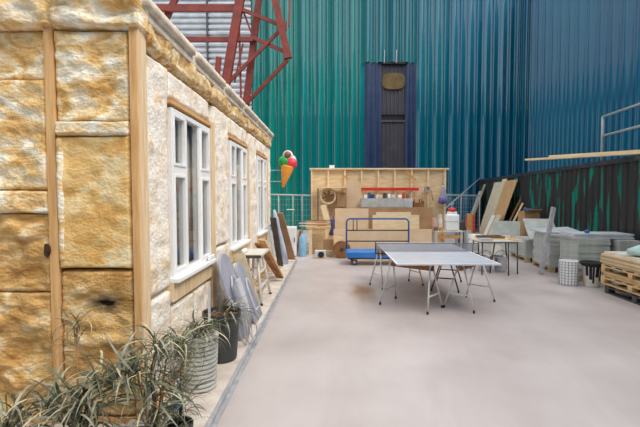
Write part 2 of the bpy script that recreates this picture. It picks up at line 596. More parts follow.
A0, A1 = V(-3.48, 16, 9.33), V(-4.056, 16, 6.196)
B0, B1 = V(-2.822, 16.3, 9.33), V(-3.32, 16.3, 5.58)
G0, G1 = V(-2.126, 15.8, 9.33), V(-1.595, 15.8, 7.04)
MB().bar(ext(A0, A1, -.6), ext(A0, A1, 9.33 / 3.134), .32, .22, up=(0, 1, 0)).build('chord', 'red_steel', tr)
MB().bar(ext(B0, B1, -.6), ext(B0, B1, 9.33 / 3.75), .24, .2, up=(0, 1, 0)).build('chord', 'red_steel', tr)
MB().bar(ext(G0, G1, -.9), G1, .27, .22, up=(0, 1, 0)).build('chord', 'red_steel', tr)
for a, bb, w in (((-3.5, 16, 9.0), (-1.745, 15.9, 8.263), .13), ((-3.066, 16.1, 7.96), (-1.72, 15.9, 7.31), .13),
                 ((-1.94, 15.9, 8.12), (-4.0, 16, 6.15), .12), ((-1.62, 15.8, 6.98), (-3.3, 16.2, 5.42), .13),
                 ((-3.40, 16.1, 9.0), (-2.95, 16.1, 7.8), .07), ((-3.55, 16.1, 8.9), (-3.50, 16.1, 5.6), .07),
                 ((-3.4, 16.1, 7.7), (-3.75, 16.1, 6.2), .06), ((-3.0, 16.2, 7.9), (-3.2, 16.2, 5.7), .05)):
    MB().bar(a, bb, w, w * .8, up=(0, 1, 0)).build('brace', 'red_steel', tr)
for zz, x1, h in ((9.06, -3.45, .25), (7.863, -3.0, .17)):
    MB().bar((-9.5, 16.1, zz), (x1, 16.1, zz), h, .16, up=(0, 1, 0)).build('rail', 'red_steel', tr)
MB().bar((-6.9, 16.3, 7.86), (-5.75, 16.3, 10.2), .22, .16, up=(0, 1, 0)).build('brace', 'red_steel', tr)
MB().bar((-1.72, 15.85, 8.45), (-1.72, 15.85, 8.1), .12, .1).build('gusset', 'red_steel', tr)
MB().bar((-1.70, 15.85, 7.45), (-1.70, 15.85, 7.0), .12, .1).build('gusset', 'red_steel', tr)
MB().bar((-4.28, 15.85, 7.1), (-4.38, 15.85, 6.2), .2, .1, up=(0, 1, 0)).build('gusset', 'red_steel', tr)
MB().bar((-1.55, 16.2, 9.9), (-1.62, 16.2, 8.4), .06).build('brace', 'red_steel', tr)

# ---------------------------------------------------------------- shipping container with railing
CD = V(7.7 - 6.32, 20.8 - 8.3, 0).normalized()
CN = V(-CD.y, CD.x, 0)            # outward, towards the room
C0 = V(7.7, 20.8, 0)
CL = 15.0
co = thing('shipping_container', 'long black container with corrugated flaking sides showing green paint', 'container', (7.0, 14, 0))
MBx = MB()
pr = []
i = 0
q = 0.12
while q < CL - .15:
    pr += [(q, 0), (q + .07, 0), (q + .10, -.05), (q + .18, -.05), (q + .21, 0)]
    q += .278
pr.append((min(q, CL - .05), 0))
corrugate(C0 + V(0, 0, 0), -CD, CN, pr, .14, 2.48).build('side_wall', 'container', co)
MB().bar(C0 - CN * .03 + V(0, 0, 2.535), C0 - CD * CL - CN * .03 + V(0, 0, 2.535), .11, .11).build('top_rail', 'dark_steel', co)
MB().bar(C0 - CN * .03 + V(0, 0, .07), C0 - CD * CL - CN * .03 + V(0, 0, .07), .11, .14).build('bottom_rail', 'container', co)
P = [C0 - CN * .05, C0 - CD * CL - CN * .05, C0 - CD * CL - CN * 2.35, C0 - CN * 2.35]
MB().slab(*[q + V(0, 0, 2.55) for q in P], .03, flip=True).build('roof', 'dark_steel', co)
MB().slab(P[0] + V(0, 0, .1), P[3] + V(0, 0, .1), P[3] + V(0, 0, 2.5), P[0] + V(0, 0, 2.5), .05).build('end_wall', 'container', co)
MB().slab(P[1] + V(0, 0, .1), P[2] + V(0, 0, .1), P[2] + V(0, 0, 2.5), P[1] + V(0, 0, 2.5), .05, flip=True).build('end_wall', 'container', co)
for q in (C0, C0 - CD * CL):
    MB().bar(q - CN * .04 + V(0, 0, 0), q - CN * .04 + V(0, 0, 2.6), .16).build('corner_post', 'container', co)

rl = thing('guard_railing', 'thin grey tubular guard railing on top of the black container', 'railing', (6.5, 9.6, 2.59))
rp0 = C0 - CD * ((20.8 - 9.85) / CD.y) - CN * .08
for k in range(3):
    p = rp0 - CD * (1.7 * k)
    MB().tube([p + V(0, 0, 2.592), p + V(0, 0, 3.66)], .033).build('post', 'rail', rl, smooth=True)
for zz in (3.66, 3.2):
    MB().tube([rp0 + V(0, 0, zz), rp0 - CD * 3.6 + V(0, 0, zz)], .028).build('rail', 'rail', rl, smooth=True)
for k, (dz, sh, tip) in enumerate(((0, 0, 0), (.045, .05, .55))):
    a = V(4.93 + tip * .62, 10.2 - tip * .78, 2.66 + dz)
    e = V(7.5, 7.0, 2.62 + dz)
    tag(MB().bar(a + V(sh, sh, 0), e + V(sh, sh, 0), .2, .042).build('scaffold_plank', 'ply_light'),
        ('pale long plank jutting out over the container edge, lower of two', 'shorter pale plank lying on the long plank atop the container')[k], 'plank', 'planks on the container')
# sloping pipe at the container's far end
tag(MB().tube([(7.55, 20.4, 2.66), (5.0, 17.6, 1.2)], .03).build('sloping_pipe', 'rail', smooth=True),
    'thin grey pipe sloping down from the container corner to the workshop', 'pipe')

# ---------------------------------------------------------------- insulated building
XW = -1.43
YF = 3.05
YE = 9.9
XL = -4.6
HS = 3.0
sh = thing('insulated_building', 'unfinished timber building clad in yellow mineral wool with white windows', 'building', (-3, 6.4, 0))
MB().box(XL, XW - .26, YF + .16, YE, 0, HS).build('core', 'sheath', sh) if False else None
# inner sheathing as separate faces, leaving the windows open
WIN = ((3.70, 4.88), (5.86, 7.04), (8.06, 9.2))
ZW0, ZW1 = 1.0, 2.56
MB().box(XL, XW - .12, YF + .13, YF + .17, 0, HS).build('sheathing', 'sheath', sh)
MB().box(XL, XW - .12, YE - .04, YE, 0, HS).build('sheathing', 'sheath', sh)
MB().box(XL, XL + .04, YF + .17, YE - .04, 0, HS).build('sheathing', 'sheath', sh)
ws = MB()
ycur = YF + .17
for (a, bb) in WIN:
    ws.box(XW - .16, XW - .12, ycur, a - .02, 0, HS)
    ws.box(XW - .16, XW - .12, a - .02, bb + .02, 0, ZW0 - .02)
    ws.box(XW - .16, XW - .12, a - .02, bb + .02, ZW1 + .02, HS)
    ycur = bb + .02
ws.box(XW - .16, XW - .12, ycur, YE - .04, 0, HS)
ws.build('sheathing', 'sheath', sh)
MB().box(XL, XW - .1, YF + .1, YE, HS, HS + .1).build('roof_deck', 'sheath', sh)


def batt(origin, ux, uz, nrm, w, h, depth, amp, seed, m='wool', res=.022, droop=0.0, nm='insulation_batt', fold=0.0):
    """lumpy slab of mineral wool: front face displaced along nrm, rounded to its edges"""
    origin, ux, uz, nrm = V(origin), V(ux), V(uz), V(nrm)
    nx = max(4, int(w / res))
    nz = max(4, int(h / res))
    mb = MB()
    vs = []
    for j in range(nz + 1):
        for i in range(nx + 1):
            a, c = i / nx, j / nz
            p = V(a * w, c * h, 0)
            sv = V(p.x * 3 + seed * 7.3, p.y * 4.5 - seed * 3.1, seed)
            n1 = noise.fractal(sv, 0.8, 2.1, 5)
            n2 = noise.noise(V(p.x * 1.6 + seed, p.y * 16 + 1.5 * noise.noise(sv * 1.3), seed * 2.0))
            ridg = abs(noise.noise(V(p.x * 7 - seed, p.y * 9 + seed, 3.3))) ** .6
            e = min(a * w, (1 - a) * w, c * h, (1 - c) * h)
            rr = .012
            edge = 1 - max(0, 1 - e / rr) ** 2 if e < rr else 1
            d = depth * edge + amp * (n1 * .9 + fold * n2 * .6 - .35 * (1 - ridg)) * (0.35 + .65 * min(1, e / .08))
            d += droop * max(0, .25 - c) / .25 * depth
            wob = .006 * noise.noise(sv * 3)
            vs.append(origin + ux * (p.x + wob) + uz * (p.y + wob) + nrm * max(d, .006))
    fs = []
    for j in range(nz):
        for i in range(nx):
            o = j * (nx + 1) + i
            fs.append((o, o + 1, o + nx + 2, o + nx + 1))
    # back rim
    rim = [i for i in range(nx + 1)] + [(j * (nx + 1) + nx) for j in range(1, nz + 1)] + [nz * (nx + 1) + i for i in range(nx - 1, -1, -1)] + [j * (nx + 1) for j in range(nz - 1, 0, -1)]
    base = len(vs)
    for r_ in rim:
        p = vs[r_]
        vs.append(p - nrm * ((p - origin).dot(nrm) + .02))
    k = len(rim)
    for i in range(k):
        fs.append((rim[i], base + i, base + (i + 1) % k, rim[(i + 1) % k]))
    fs.append(tuple(base + i for i in range(k)))
    mb.add(vs, fs)
    return mb.build(nm, m, sh, smooth=True)


# front face (towards the camera), studs every .64 m
ST = [-2.086, -2.73, -3.37, -4.01]
for sx in ST:
    MB().box(sx - .034, sx + .034, YF - .005, YF + .13, .02, 3.0).build('stud', 'stud', sh, bevel=.003)
MB().box(XW - .055, XW, YF - .012, YF + .13, .02, 3.03).build('corner_post', 'stud', sh, bevel=.003)
MB().box(XW - .002, XW + .012, YF - .004, YF + .125, .02, 3.03).build('corner_board', 'stud_pale', sh, bevel=.002)
MB().box(XL, XW - .066, YF + .03, YF + .13, 3.0, 3.045).build('top_plate', 'stud', sh)
MB().box(XL, XW - .066, YF + .0, YF + .13, 0, .05).build('bottom_plate', 'stud', sh)
bays = [(-2.052, -1.50), (-2.696, -2.12), (-3.336, -2.764), (-3.976, -3.404), (-4.58, -4.044)]
fr = (0, -1, 0)
sd = 1
for bi, (a, bb) in enumerate(bays):
    if bi == 0:
        rows = [(2.31, 2.985, 'wool', .055, .05, .3), (2.20, 2.32, 'wool', .085, .02, .8), (1.20, 2.21, 'wool_smooth', .065, .02, .15), (.055, 1.19, 'wool_smudged', .055, .035, .8)]
    elif bi == 1:
        rows = [(2.62, 2.985, 'wool', .03, .05, .8), (1.80, 2.63, 'wool', .055, .045, .5), (1.62, 1.80, 'wool', .07, .03, .6), (1.02, 1.63, 'wool_brown', .05, .05, 1.0), (.055, 1.02, 'wool_brown', .055, .05, .8)]
    else:
        rows = [(2.0, 2.985, 'wool', .055, .045, .5), (1.0, 2.0, 'wool_smooth', .055, .03, .4), (.055, 1.0, 'wool', .055, .04, .8)]
    for (z0, z1, mm, dp, am, fo) in rows:
        sd += 1
        near = bi < 2
        batt((a, YF + .055, z0), (1, 0, 0), (0, 0, 1), fr, bb - a, z1 - z0, dp, am, sd * 1.37, mm, .016 if near else .05, fold=fo)
# narrow strips stuffed beside the stud, dark holes
batt((-2.05, YF + .05, 1.25), (1, 0, 0), (0, 0, 1), fr, .06, .95, .075, .02, 41.0, 'wool', .02)
for (hx, hz, rx, rz, sd_) in ((-2.128, 1.345, .022, .05, 5.0),):
    pts = []
    for k in range(22):
        an = 2 * math.pi * k / 22
        r_ = 1 + .35 * noise.noise(V(math.cos(an) * 1.7, math.sin(an) * 1.7, sd_))
        pts.append((hx + rx * r_ * math.cos(an), YF - .006, hz + rz * r_ * math.sin(an)))
    MB().prism(pts, (0, -.022, 0)).build('burnt_hole', 'wool_dark', sh, bevel=.008)
# roof edge insulation on the front
xx = XW + .05
ln = [.66, .78, .95, .9]
for k, w in enumerate(ln):
    batt((xx - w, YF + .10, 2.985), (1, 0, 0), (0, 0, 1), fr, w - .01, .29, .17, .06, 60 + k * 2.7, 'wool', .02 if k < 2 else .05, fold=1.2, nm='roof_edge_batt')
    xx -= w

# side face (towards the yard)
sn = (1, 0, 0)
uy = (0, 1, 0)
up = (0, 0, 1)
sd = 80
# batts between the windows
for (a, bb) in ((YF + .14, 3.665), (5.085, 5.825), (7.245, 8.025), (9.405, YE - .02)):
    cuts = [.06, 1.0 + .35 * math.sin(a * 5), 2.90]
    for z0, z1 in zip(cuts[:-1], cuts[1:]):
        sd += 1
        batt((XW - .10, a, z0), uy, up, sn, bb - a, z1 - z0 - .002, .085, .02, sd * 1.71, 'wool_pale', .026, fold=.4)
for (a, bb) in WIN:
    sd += 1
    batt((XW - .10, a - .03, ZW1 + .065), uy, up, sn, bb - a + .06, 2.90 - ZW1 - .065, .085, .02, sd * 1.71, 'wool_pale', .03, fold=.5)
    for k in range(2):
        h0 = a - .04 + k * (bb - a + .1) / 2
        batt((XW - .10, h0, .06), uy, up, sn, (bb - a + .08) / 2, ZW0 - .30, .085, .025, sd * 2.1 + k, 'wool_pale', .035, fold=.7)
# orange strip under the roof cap, in short lengths
yy = YF + .1
k = 0
while yy < YE - .1:
    w = min(random.uniform(.45, .75), YE - yy)
    batt((XW - .08, yy, 2.925 + random.uniform(-.02, .02)), uy, up, sn, w - .008, .22, .10, .04, 140 + k * 1.9, 'wool_strip', .025, fold=.8, nm='eaves_batt')
    yy += w
    k += 1
# pale cap along the roof edge
yy = YF - .02
k = 0
while yy < YE:
    w = min(1.2, YE + .03 - yy)
    batt((XW - .1, yy, 3.15), uy, up, sn, w - .004, .13, .17, .006, 190 + k * 1.3, 'cap', .05, nm='roof_edge_slab')
    yy += w
    k += 1
yy = YF + .12
k = 0
while yy < YE:
    w = min(1.2, YE - yy)
    MB().box(XL, XW + .03, yy, yy + w - .006, 3.10, 3.275).build('roof_slab', 'cap', sh, bevel=.01)
    yy += w
# loose tufts on the roof edge
for k, (yy, hh) in enumerate(((3.42, .10), (3.6, .13), (3.75, .07))):
    batt((XW - .12, yy, 3.26), uy, up, sn, .2, hh, .07, .05, 230 + k, 'wool_pale', .02, nm='loose_tuft', fold=.8)
# studs beside and lintels over the windows
for wi, (a, bb) in enumerate(WIN):
    MB().box(XW - .12, XW - .005, bb + .03, bb + .20, .02, ZW1 + .10).build('stud', 'stud_pale', sh, bevel=.003)
    MB().box(XW - .12, XW + .005, a - .03, bb + .03, ZW1 + .03, ZW1 + .06).build('lintel', 'stud', sh, bevel=.003)
    MB().box(XW - .12, XW - .0, a - .03, bb + .03, ZW0 - .22, ZW0 - .04).build('sill_beam', 'stud_pale', sh, bevel=.003)
MB().box(XW - .12, XW + .02, YF + .14, YE, 0, .055).build('bottom_plate', 'stud', sh)
# windows
X0, X1 = XW - .09, XW - .005
for (a, bb) in WIN:
    t = .045
    m = MB()
    m.box(X0, X1, a, a + t, ZW0, ZW1).box(X0, X1, bb - t, bb, ZW0, ZW1)
    m.box(X0, X1, a + t, bb - t, ZW1 - t, ZW1).box(X0, X1, a + t, bb - t, ZW0, ZW0 + t)
    w = m.build('window', 'white', sh, bevel=.004)
    m = MB().box(X0, X1 + .06, a - .03, bb + .03, ZW0 - .04, ZW0)
    m.build('window_sill', 'white', w, bevel=.005)
    c1, c2 = a + .38, bb - .38
    zt = ZW0 + (ZW1 - ZW0) * .64
    for q in (c1, c2):
        MB().box(X0 + .005, X1 - .005, q - .03, q + .03, ZW0 + t, ZW1 - t).build('mullion', 'white', w, bevel=.003)
    for (p, q) in ((a + t, c1 - .03), (c2 + .03, bb - t)):
        MB().box(X0 + .005, X1 - .005, p, q, zt - .04, zt + .04).build('transom', 'white', w, bevel=.003)
        for (z0, z1) in ((ZW0 + t, zt - .04), (zt + .04, ZW1 - t)):
            m = MB()
            e = .026
            m.box(X0 + .02, X1 + .005, p, p + e, z0, z1).box(X0 + .02, X1 + .005, q - e, q, z0, z1)
            m.box(X0 + .02, X1 + .005, p + e, q - e, z0, z0 + e).box(X0 + .02, X1 + .005, p + e, q - e, z1 - e, z1)
            m.build('sash', 'white', w, bevel=.003)
            MB().box(X0 + .05, X0 + .06, p + e, q - e, z0 + e, z1 - e).build('pane', 'glass', w)
    MB().box(X0 + .05, X0 + .06, c1 + .03, c2 - .03, ZW0 + t, ZW1 - t).build('pane', 'glass', w)
    # pale pleated sheet added behind the glass to lighten the panes
    vs, fs = [], []
    n = 60
    for z in (ZW0 + .02, ZW1 - .02):
        for i in range(n + 1):
            vs.append((XW - .135 + .016 * math.sin(i * 1.15) + .008 * math.sin(i * 2.9), a - .015 + (bb - a + .03) * i / n, z))
    fs = [(i, i + 1, n + 2 + i, n + 1 + i) for i in range(n)]
    cu = MB().add(vs, fs).build('pane_backing', 'pane_backing', w, smooth=True)
    so = cu.modifiers.new('thick', 'SOLIDIFY')
    so.thickness = .004

# ledge and steel kerb in front of the building
tag(MB().box(XW - .1, -.93, 1.0, 11.4, 0, .035).build('trim_1', 'ledge'), kind='structure')
ke = struct('trim_2', (-.9, 6, 0))
MB().box(-.93, -.90, 1.0, 10.9, 0, .05).build('kerb_rail', 'galv', ke, bevel=.006)
MB().box(-.90, -.865, 1.0, 10.9, 0, .008).build('kerb_flange', 'galv', ke)

# ---------------------------------------------------------------- table tennis table on trestles
tt = thing('table_tennis_table', 'grey table tennis table with a net standing on white trestles', 'table', (1.735, 7.2, .72))
ZT = .765
for (y0, y1) in ((5.86, 7.195), (7.205, 8.56)):
    tp = MB().box(.972, 2.498, y0, y1, ZT - .022, ZT).build('table_half', 'grey_top', tt, bevel=.003)
    m = MB()
    for (a, bb, c, d) in ((.972, .992, y0, y1), (2.478, 2.498, y0, y1)):
        m.box(a, bb, c, d, ZT, ZT + .0012)
    ye = y0 if y0 < 7 else y1 - .02
    m.box(.992, 2.478, ye, ye + .02, ZT, ZT + .0012)
    m.build('edge_line', 'white', tp)
nt_ = MB()
for k in range(10):
    zz = ZT + .006 + k * .0155
    nt_.bar((.82, 7.2, zz), (2.65, 7.2, zz), .006)
for k in range(92):
    xx = .83 + k * .0199
    nt_.bar((xx, 7.2, ZT + .004), (xx, 7.2, ZT + .15), .006)
net = nt_.build('net', 'net', tt)
MB().box(.82, 2.65, 7.197, 7.203, ZT + .138, ZT + .153).build('net_tape', 'grey_plastic', net)
for xx in (.815, 2.655):
    sx = 1 if xx < 1.5 else -1
    po = MB().tube([(xx, 7.2, ZT - .04), (xx, 7.2, ZT + .17)], .012).build('net_post', 'dark_steel', tt, smooth=True)
    MB().box(min(xx, xx + sx * .22), max(xx, xx + sx * .22), 7.18, 7.22, ZT - .045, ZT - .023).build('clamp', 'dark_steel', po)


def trestle(p, q, label, dark=False):
    """A-frame trestle, beam from p to q"""
    p, q = V(*p, 0), V(*q, 0)
    r = thing('trestle', label, 'trestle', (p + q) / 2, 'trestles under the tennis table')
    d = (q - p).normalized()
    n = V(-d.y, d.x, 0)
    zt = ZT - .024
    MB().bar(p - d * .04 + V(0, 0, zt - .067), q + d * .04 + V(0, 0, zt - .067), .05, .13).build('beam', 'brown', r, bevel=.004)
    lm = 'dark_steel' if dark else 'white_leg'
    for e, sg in ((p, -1), (q, 1)):
        feet = []
        for s2 in (-1, 1):
            top = e + n * (.034 * s2) + V(0, 0, zt - .042)
            ft = e + d * (.07 * sg) + n * (.24 * s2) + V(0, 0, .03)
            lg = MB().tube([top, ft], .0135).build('leg', lm, r, smooth=True)
            MB().tube([ft + (top - ft) * .02, ft - V(0, 0, .03)], .017).build('foot', 'rubber', lg, smooth=True)
            feet.append((top, ft))
        MB().bar(feet[0][0] + (feet[0][1] - feet[0][0]) * .68, feet[1][0] + (feet[1][1] - feet[1][0]) * .68, .02).build('stretcher', lm, r)
        MB().bar(feet[0][0], feet[1][0], .035, .07).build('bracket', lm, r)


trestle((1.02, 6.62), (1.55, 6.16), 'white trestle under the near left of the tennis table, beam angled')
trestle((2.02, 6.2), (2.50, 6.75), 'white trestle under the near right of the tennis table')
trestle((.95, 7.74), (1.66, 8.05), 'white trestle beneath the far left half, nearest the blue trolley')
trestle((2.13, 7.42), (2.42, 8.2), 'grey trestle beneath the far right half of the tennis table', True)

# ---------------------------------------------------------------- workshop: plywood back panel
bw = thing('workshop_back_panel', 'plywood workshop partition with pale studs and a top plate', 'partition', (1.56, 13.05, 0))
for k in range(4):
    a = -.61 + k * 1.0875
    MB().box(a, a + 1.083, 13.05, 13.07, 0, 2.63).build('plywood_panel', 'ply', bw)
for k in range(9):
    xx = -.61 + k * .5325
    MB().box(xx, xx + .05, 12.96, 13.05, 0, 2.6).build('stud', 'ply_light', bw)
MB().box(-.65, 3.80, 12.94, 13.12, 2.60, 2.645).build('top_plate', 'ply_light', bw)
MB().bar((2.42, 12.94, 2.55), (2.75, 12.94, 2.25), .045, .02, up=(0, 1, 0)).build('brace', 'orange', bw)
MB().bar((.62, 12.94, 2.52), (.40, 12.94, 2.3), .04, .02, up=(0, 1, 0)).build('brace', 'orange', bw)
tag(MB().box(.52, .99, 12.90, 12.93, .80, 2.22).build('leaning_board', 'mdf'), 'narrow tan board standing against the partition left of the red strip', 'board')
tag(MB().box(-.02, .14, 12.98, 13.09, 2.646, 2.74).build('white_block', 'white'), 'small white block on the left of the partition top', 'block')
rb = thing('red_strip', 'red strip fixed across the plywood partition above the jars', 'strip', (1.9, 12.94, 1.93))
MB().box(.985, 2.83, 12.92, 12.958, 1.925, 2.02).build('strip', 'red', rb)
for k in range(4):
    MB().lathe([(.012, 0), (.012, .012)], (1.15 + k * .5, 12.908, 1.97), 8, 'y').build('screw', 'dark_steel', rb)
shf = thing('hanging_shelf', 'grey shelf with a deep front under the red strip', 'shelf', (1.8, 12.8, 1.4))
MB().box(.98, 2.58, 12.66, 12.955, 1.66, 1.68).build('shelf_top', 'grey_panel', shf)
MB().box(.98, 2.3, 12.64, 12.66, 1.40, 1.68).build('front_board', 'grey_panel', shf)
MB().box(2.31, 2.58, 12.64, 12.66, 1.40, 1.68).build('drawer_front', 'light_grey', shf)
for xx in (.98, 2.56):
    MB().box(xx, xx + .02, 12.66, 12.955, 1.40, 1.66).build('shelf_side', 'grey_panel', shf)
jl = [('white', 'white jar'), ('blue_steel', 'blue jar'), ('charcoal', 'black can'), ('offwhite', 'cream jar'), ('pink', 'pink tub'),
      ('charcoal', 'dark squat can'), ('white', 'tall white jar'), ('light_grey', 'grey can'), ('white', 'white tub'), ('red', 'small red can'), ('brown', 'brown jar')]
pos = [1.12, 1.24, 1.35, 1.47, 1.59, 1.73, 1.86, 1.98, 2.20, 2.32, 2.44]
plc = ['at the left end of the grey shelf', 'second from the left on the grey shelf', 'third from the left on the shelf', 'just right of the first black can on the shelf',
       'left of the squat can on the shelf', 'mid shelf under the red strip', 'beside the dark squat can on the shelf', 'left of the gap on the shelf', 'right of the gap on the shelf', 'second from the right on the shelf', 'at the right end of the shelf']
for k, ((mm, nm), xx, pl) in enumerate(zip(jl, pos, plc)):
    h = .12 + .05 * ((k * 7) % 4) / 3
    r_ = .045 + .008 * (k % 3)
    j = thing('jar', nm + ' ' + pl, 'jar', (xx, 12.78, 1.682), 'jars on the wall shelf')
    MB().lathe([(r_ * .9, 0), (r_, .012), (r_, h * .75), (r_ * .75, h * .88), (r_ * .75, h * .9)], (xx, 12.78, 1.682), 14).build('body', mm, j, smooth=True)
    MB().lathe([(r_ * .8, h * .9), (r_ * .8, h)], (xx, 12.78, 1.682), 14).build('lid', 'charcoal' if k % 2 else 'light_grey', j)
bx = thing('tool_box', 'red and brown open crate of tools right of the grey shelf', 'crate', (2.78, 12.8, 1.38))
MB().box(2.62, 2.95, 12.68, 12.95, 1.40, 1.42).box(2.62, 2.64, 12.68, 12.95, 1.42, 1.6).box(2.93, 2.95, 12.68, 12.95, 1.42, 1.6).box(2.64, 2.93, 12.68, 12.70, 1.42, 1.55).build('body', 'brown', bx)
for k in range(4):
    MB().bar((2.68 + .07 * k, 12.8, 1.43), (2.66 + .08 * k, 12.8, 1.66), .035).build('tool_handle', ('red', 'pink', 'charcoal', 'red')[k], bx)
rw = thing('wire_roll', 'grey coiled roll hung on the right of the partition', 'roll', (3.1, 12.9, 1.97))
for k in range(4):
    pts = [(3.1 + (.075 + .012 * (k % 2)) * math.cos(a * .5236), 12.94 - .02 * k, 1.975 + (.075 + .012 * (k % 2)) * math.sin(a * .5236)) for a in range(12)]
    MB().tube(pts, .017, 6, True).build('coil', 'galv', rw, smooth=True)
hm = thing('hanging_brush', 'tan brush hanging below the coiled roll', 'brush', (3.2, 12.92, 1.6))
MB().bar((3.22, 12.93, 1.95), (3.27, 12.93, 1.72), .03).build('handle', 'orange', hm)
MB().bar((3.27, 12.93, 1.73), (3.30, 12.93, 1.60), .09, .03).build('bristles', 'timber_grey', hm)


def cloth(name, label, cx, cy, z0, z1, w0, w1, mm, cat='jacket'):
    vs, fs = [], []
    nz, n = 8, 14
    for j in range(nz + 1):
        c = j / nz
        w = w0 + (w1 - w0) * c
        for k in range(n):
            a = 2 * math.pi * k / n
            r = 1 + .18 * math.sin(3 * a + 4 * c)
            vs.append((cx + w * r * math.cos(a) + .03 * math.sin(3 * c), cy + .06 * r * math.sin(a) * (1.2 - c), z0 + (z1 - z0) * c))
    for j in range(nz):
        for k in range(n):
            fs.append((j * n + k, j * n + (k + 1) % n, (j + 1) * n + (k + 1) % n, (j + 1) * n + k))
    fs += [tuple(range(n)), tuple(range(nz * n, nz * n + n))]
    t = thing(name, label, cat, (cx, cy, z0))
    MB().add(vs, fs).build('cloth', mm, t, smooth=True)
    MB().tube([(cx + .01, cy + .02, z1 - .02), (cx + .01, cy + .04, z1 + .06)], .012).build('hook', 'dark_steel', t)
    return t


cl = cloth('work_jacket', 'grey and purple work jacket hanging at the right end of the partition', 3.57, 12.86, 1.52, 2.1, .15, .03, 'grey_plastic')
MB().lathe([(.06, 1.50), (.13, 1.55), (.12, 1.68), (.05, 1.74)], (3.56, 12.80, 0), 12).build('lining', 'purple', cl, smooth=True)
cloth('purple_overall', 'purple cloth hanging beside the wooden bench under the wheel', .10, 12.45, .55, 1.07, .13, .09, 'purple', 'overall')

# spoked wheel and bracket shelf at the left of the partition
wl = thing('spoked_wheel', 'pale wooden ring wheel with brown spokes mounted on the partition', 'wheel', (-.06, 12.75, 1.5))
MB().tube([(-.06 + .23 * math.cos(a * math.pi / 14), 12.8, 1.74 + .23 * math.sin(a * math.pi / 14)) for a in range(28)], .035, 8, True).build('rim', 'ply_light', wl, smooth=True)
for k in range(6):
    a = k * math.pi / 3 + .3
    MB().bar((-.06, 12.8, 1.74), (-.06 + .22 * math.cos(a), 12.8, 1.74 + .22 * math.sin(a)), .05, .03, up=(0, 1, 0)).build('spoke', 'brown', wl)
MB().lathe([(.07, -.05), (.07, .12)], (-.06, 12.8, 1.74), 14, 'y').build('hub', 'brown', wl)
sb = thing('bandsaw_cabinet', 'tan wooden bracket frame carrying a shelf above the spoked wheel', 'frame', (-.1, 12.75, 1.2))
MB().box(-.42, .50, 12.60, 12.955, 2.0, 2.05).build('shelf_board', 'ply_light', sb)
MB().box(-.39, -.36, 12.62, 12.66, .92, 2.0).build('front_post', 'dark_steel', sb)
MB().box(.42, .48, 12.62, 12.955, 1.86, 2.0).build('bracket', 'orange', sb)
tag(MB().box(.23, .50, 12.72, 12.9, 1.42, 1.85).build('hanging_case', 'ply_dark'), 'brown wooden case hung under the bracket shelf', 'case')
tag(MB().bar((-.22, 12.7, 1.47), (-.06, 12.62, .90), .18, .03, up=(0, 1, 0)).build('tan_offcut', 'ply_light'), 'pale wood offcut slanting below the spoked wheel', 'offcut')

# wooden bench with a pile of scrap on it
be = thing('wooden_bench', 'rough wooden work bench left of the blue trolley', 'bench', (-.35, 12.3, 0))
MB().box(-.72, .02, 12.0, 12.6, .78, .84).build('bench_top', 'timber', be)
for xx in (-.58, -.10):
    for yy in (12.05, 12.5):
        MB().box(xx - .05, xx + .05, yy - .04, yy + .04, 0, .78).build('leg', 'ply_light', be)
MB().box(-.58, -.1, 12.02, 12.06, .62, .76).build('apron', 'timber', be)
for k in range(7):
    x0 = -.95 + random.uniform(-.02, .35)
    z0 = .856 + .0245 * k
    L_ = random.uniform(.5, .85)
    an = random.uniform(-.25, .25)
    tag(MB().bar((x0, 12.15 + .05 * k, z0), (x0 + L_ * math.cos(an), 12.15 + .05 * k + L_ * math.sin(an) * .3, z0), .07, .024).build('scrap_wood', ('ply_light', 'brown', 'timber', 'offwhite', 'ply_dark', 'timber_grey', 'brown')[k]),
        '%s strip of scrap wood in the pile on the wooden bench' % ('lowest pale', 'dark brown lower', 'tan', 'white', 'reddish brown', 'greyish', 'topmost dark brown')[k], 'wood strip', 'scrap strips on the bench')
for k in range(8):
    a = V(-1.0 + random.uniform(-.05, .05), 12.0 + .09 * k, 0)
    tag(MB().bar(a + V(0, 0, .02), a + V(random.uniform(.05, .16), .02, random.uniform(.45, .75)), .06, .03).build('offcut_stick', ('brown', 'timber', 'ply_light', 'ply_dark')[k % 4]),
        '%s wood offcut leaning in the pile left of the bench' % ('nearest dark brown', 'nearest tan', 'nearest pale', 'nearest reddish', 'farther dark brown', 'farther tan', 'farther pale', 'farthest reddish')[k], 'offcut', 'offcuts beside the bench')
tag(MB().box(-.20, .14, 11.75, 11.98, .18, .50).build('hardboard_box', 'ply_dark', bevel=.01), 'brown box beneath the front of the wooden bench', 'box')
tag(MB().box(-.3, .3, 11.6, 12.0, 0, .18).build('timber_block', 'timber_grey', bevel=.01), 'low grey timber block carrying the brown box', 'block')
rd = thing('round_disc', 'brown round wooden disc standing on edge beside the blue trolley', 'disc', (.33, 11.35, 0))
MB().lathe([(.24, -.03), (.25, -.02), (.25, .02), (.24, .03)], (.33, 11.35, .25), 28, 'y').build('disc', 'brown', rd)
MB().lathe([(.05, -.04), (.05, .04)], (.33, 11.35, .25), 14, 'y').build('hub', 'charcoal', rd)
sp = thing('small_motor', 'small pale machine with a dark round opening on the floor', 'machine', (-.27, 11.3, 0))
MB().box(-.42, -.12, 11.25, 11.5, .03, .22).build('housing', 'light_grey', sp, bevel=.01)
MB().lathe([(.085, 0), (.085, -.03), (.06, -.03)], (-.25, 11.252, .12), 16, 'y').build('opening', 'rubber', sp)
MB().box(-.44, -.1, 11.22, 11.52, 0, .03).build('base', 'timber', sp)

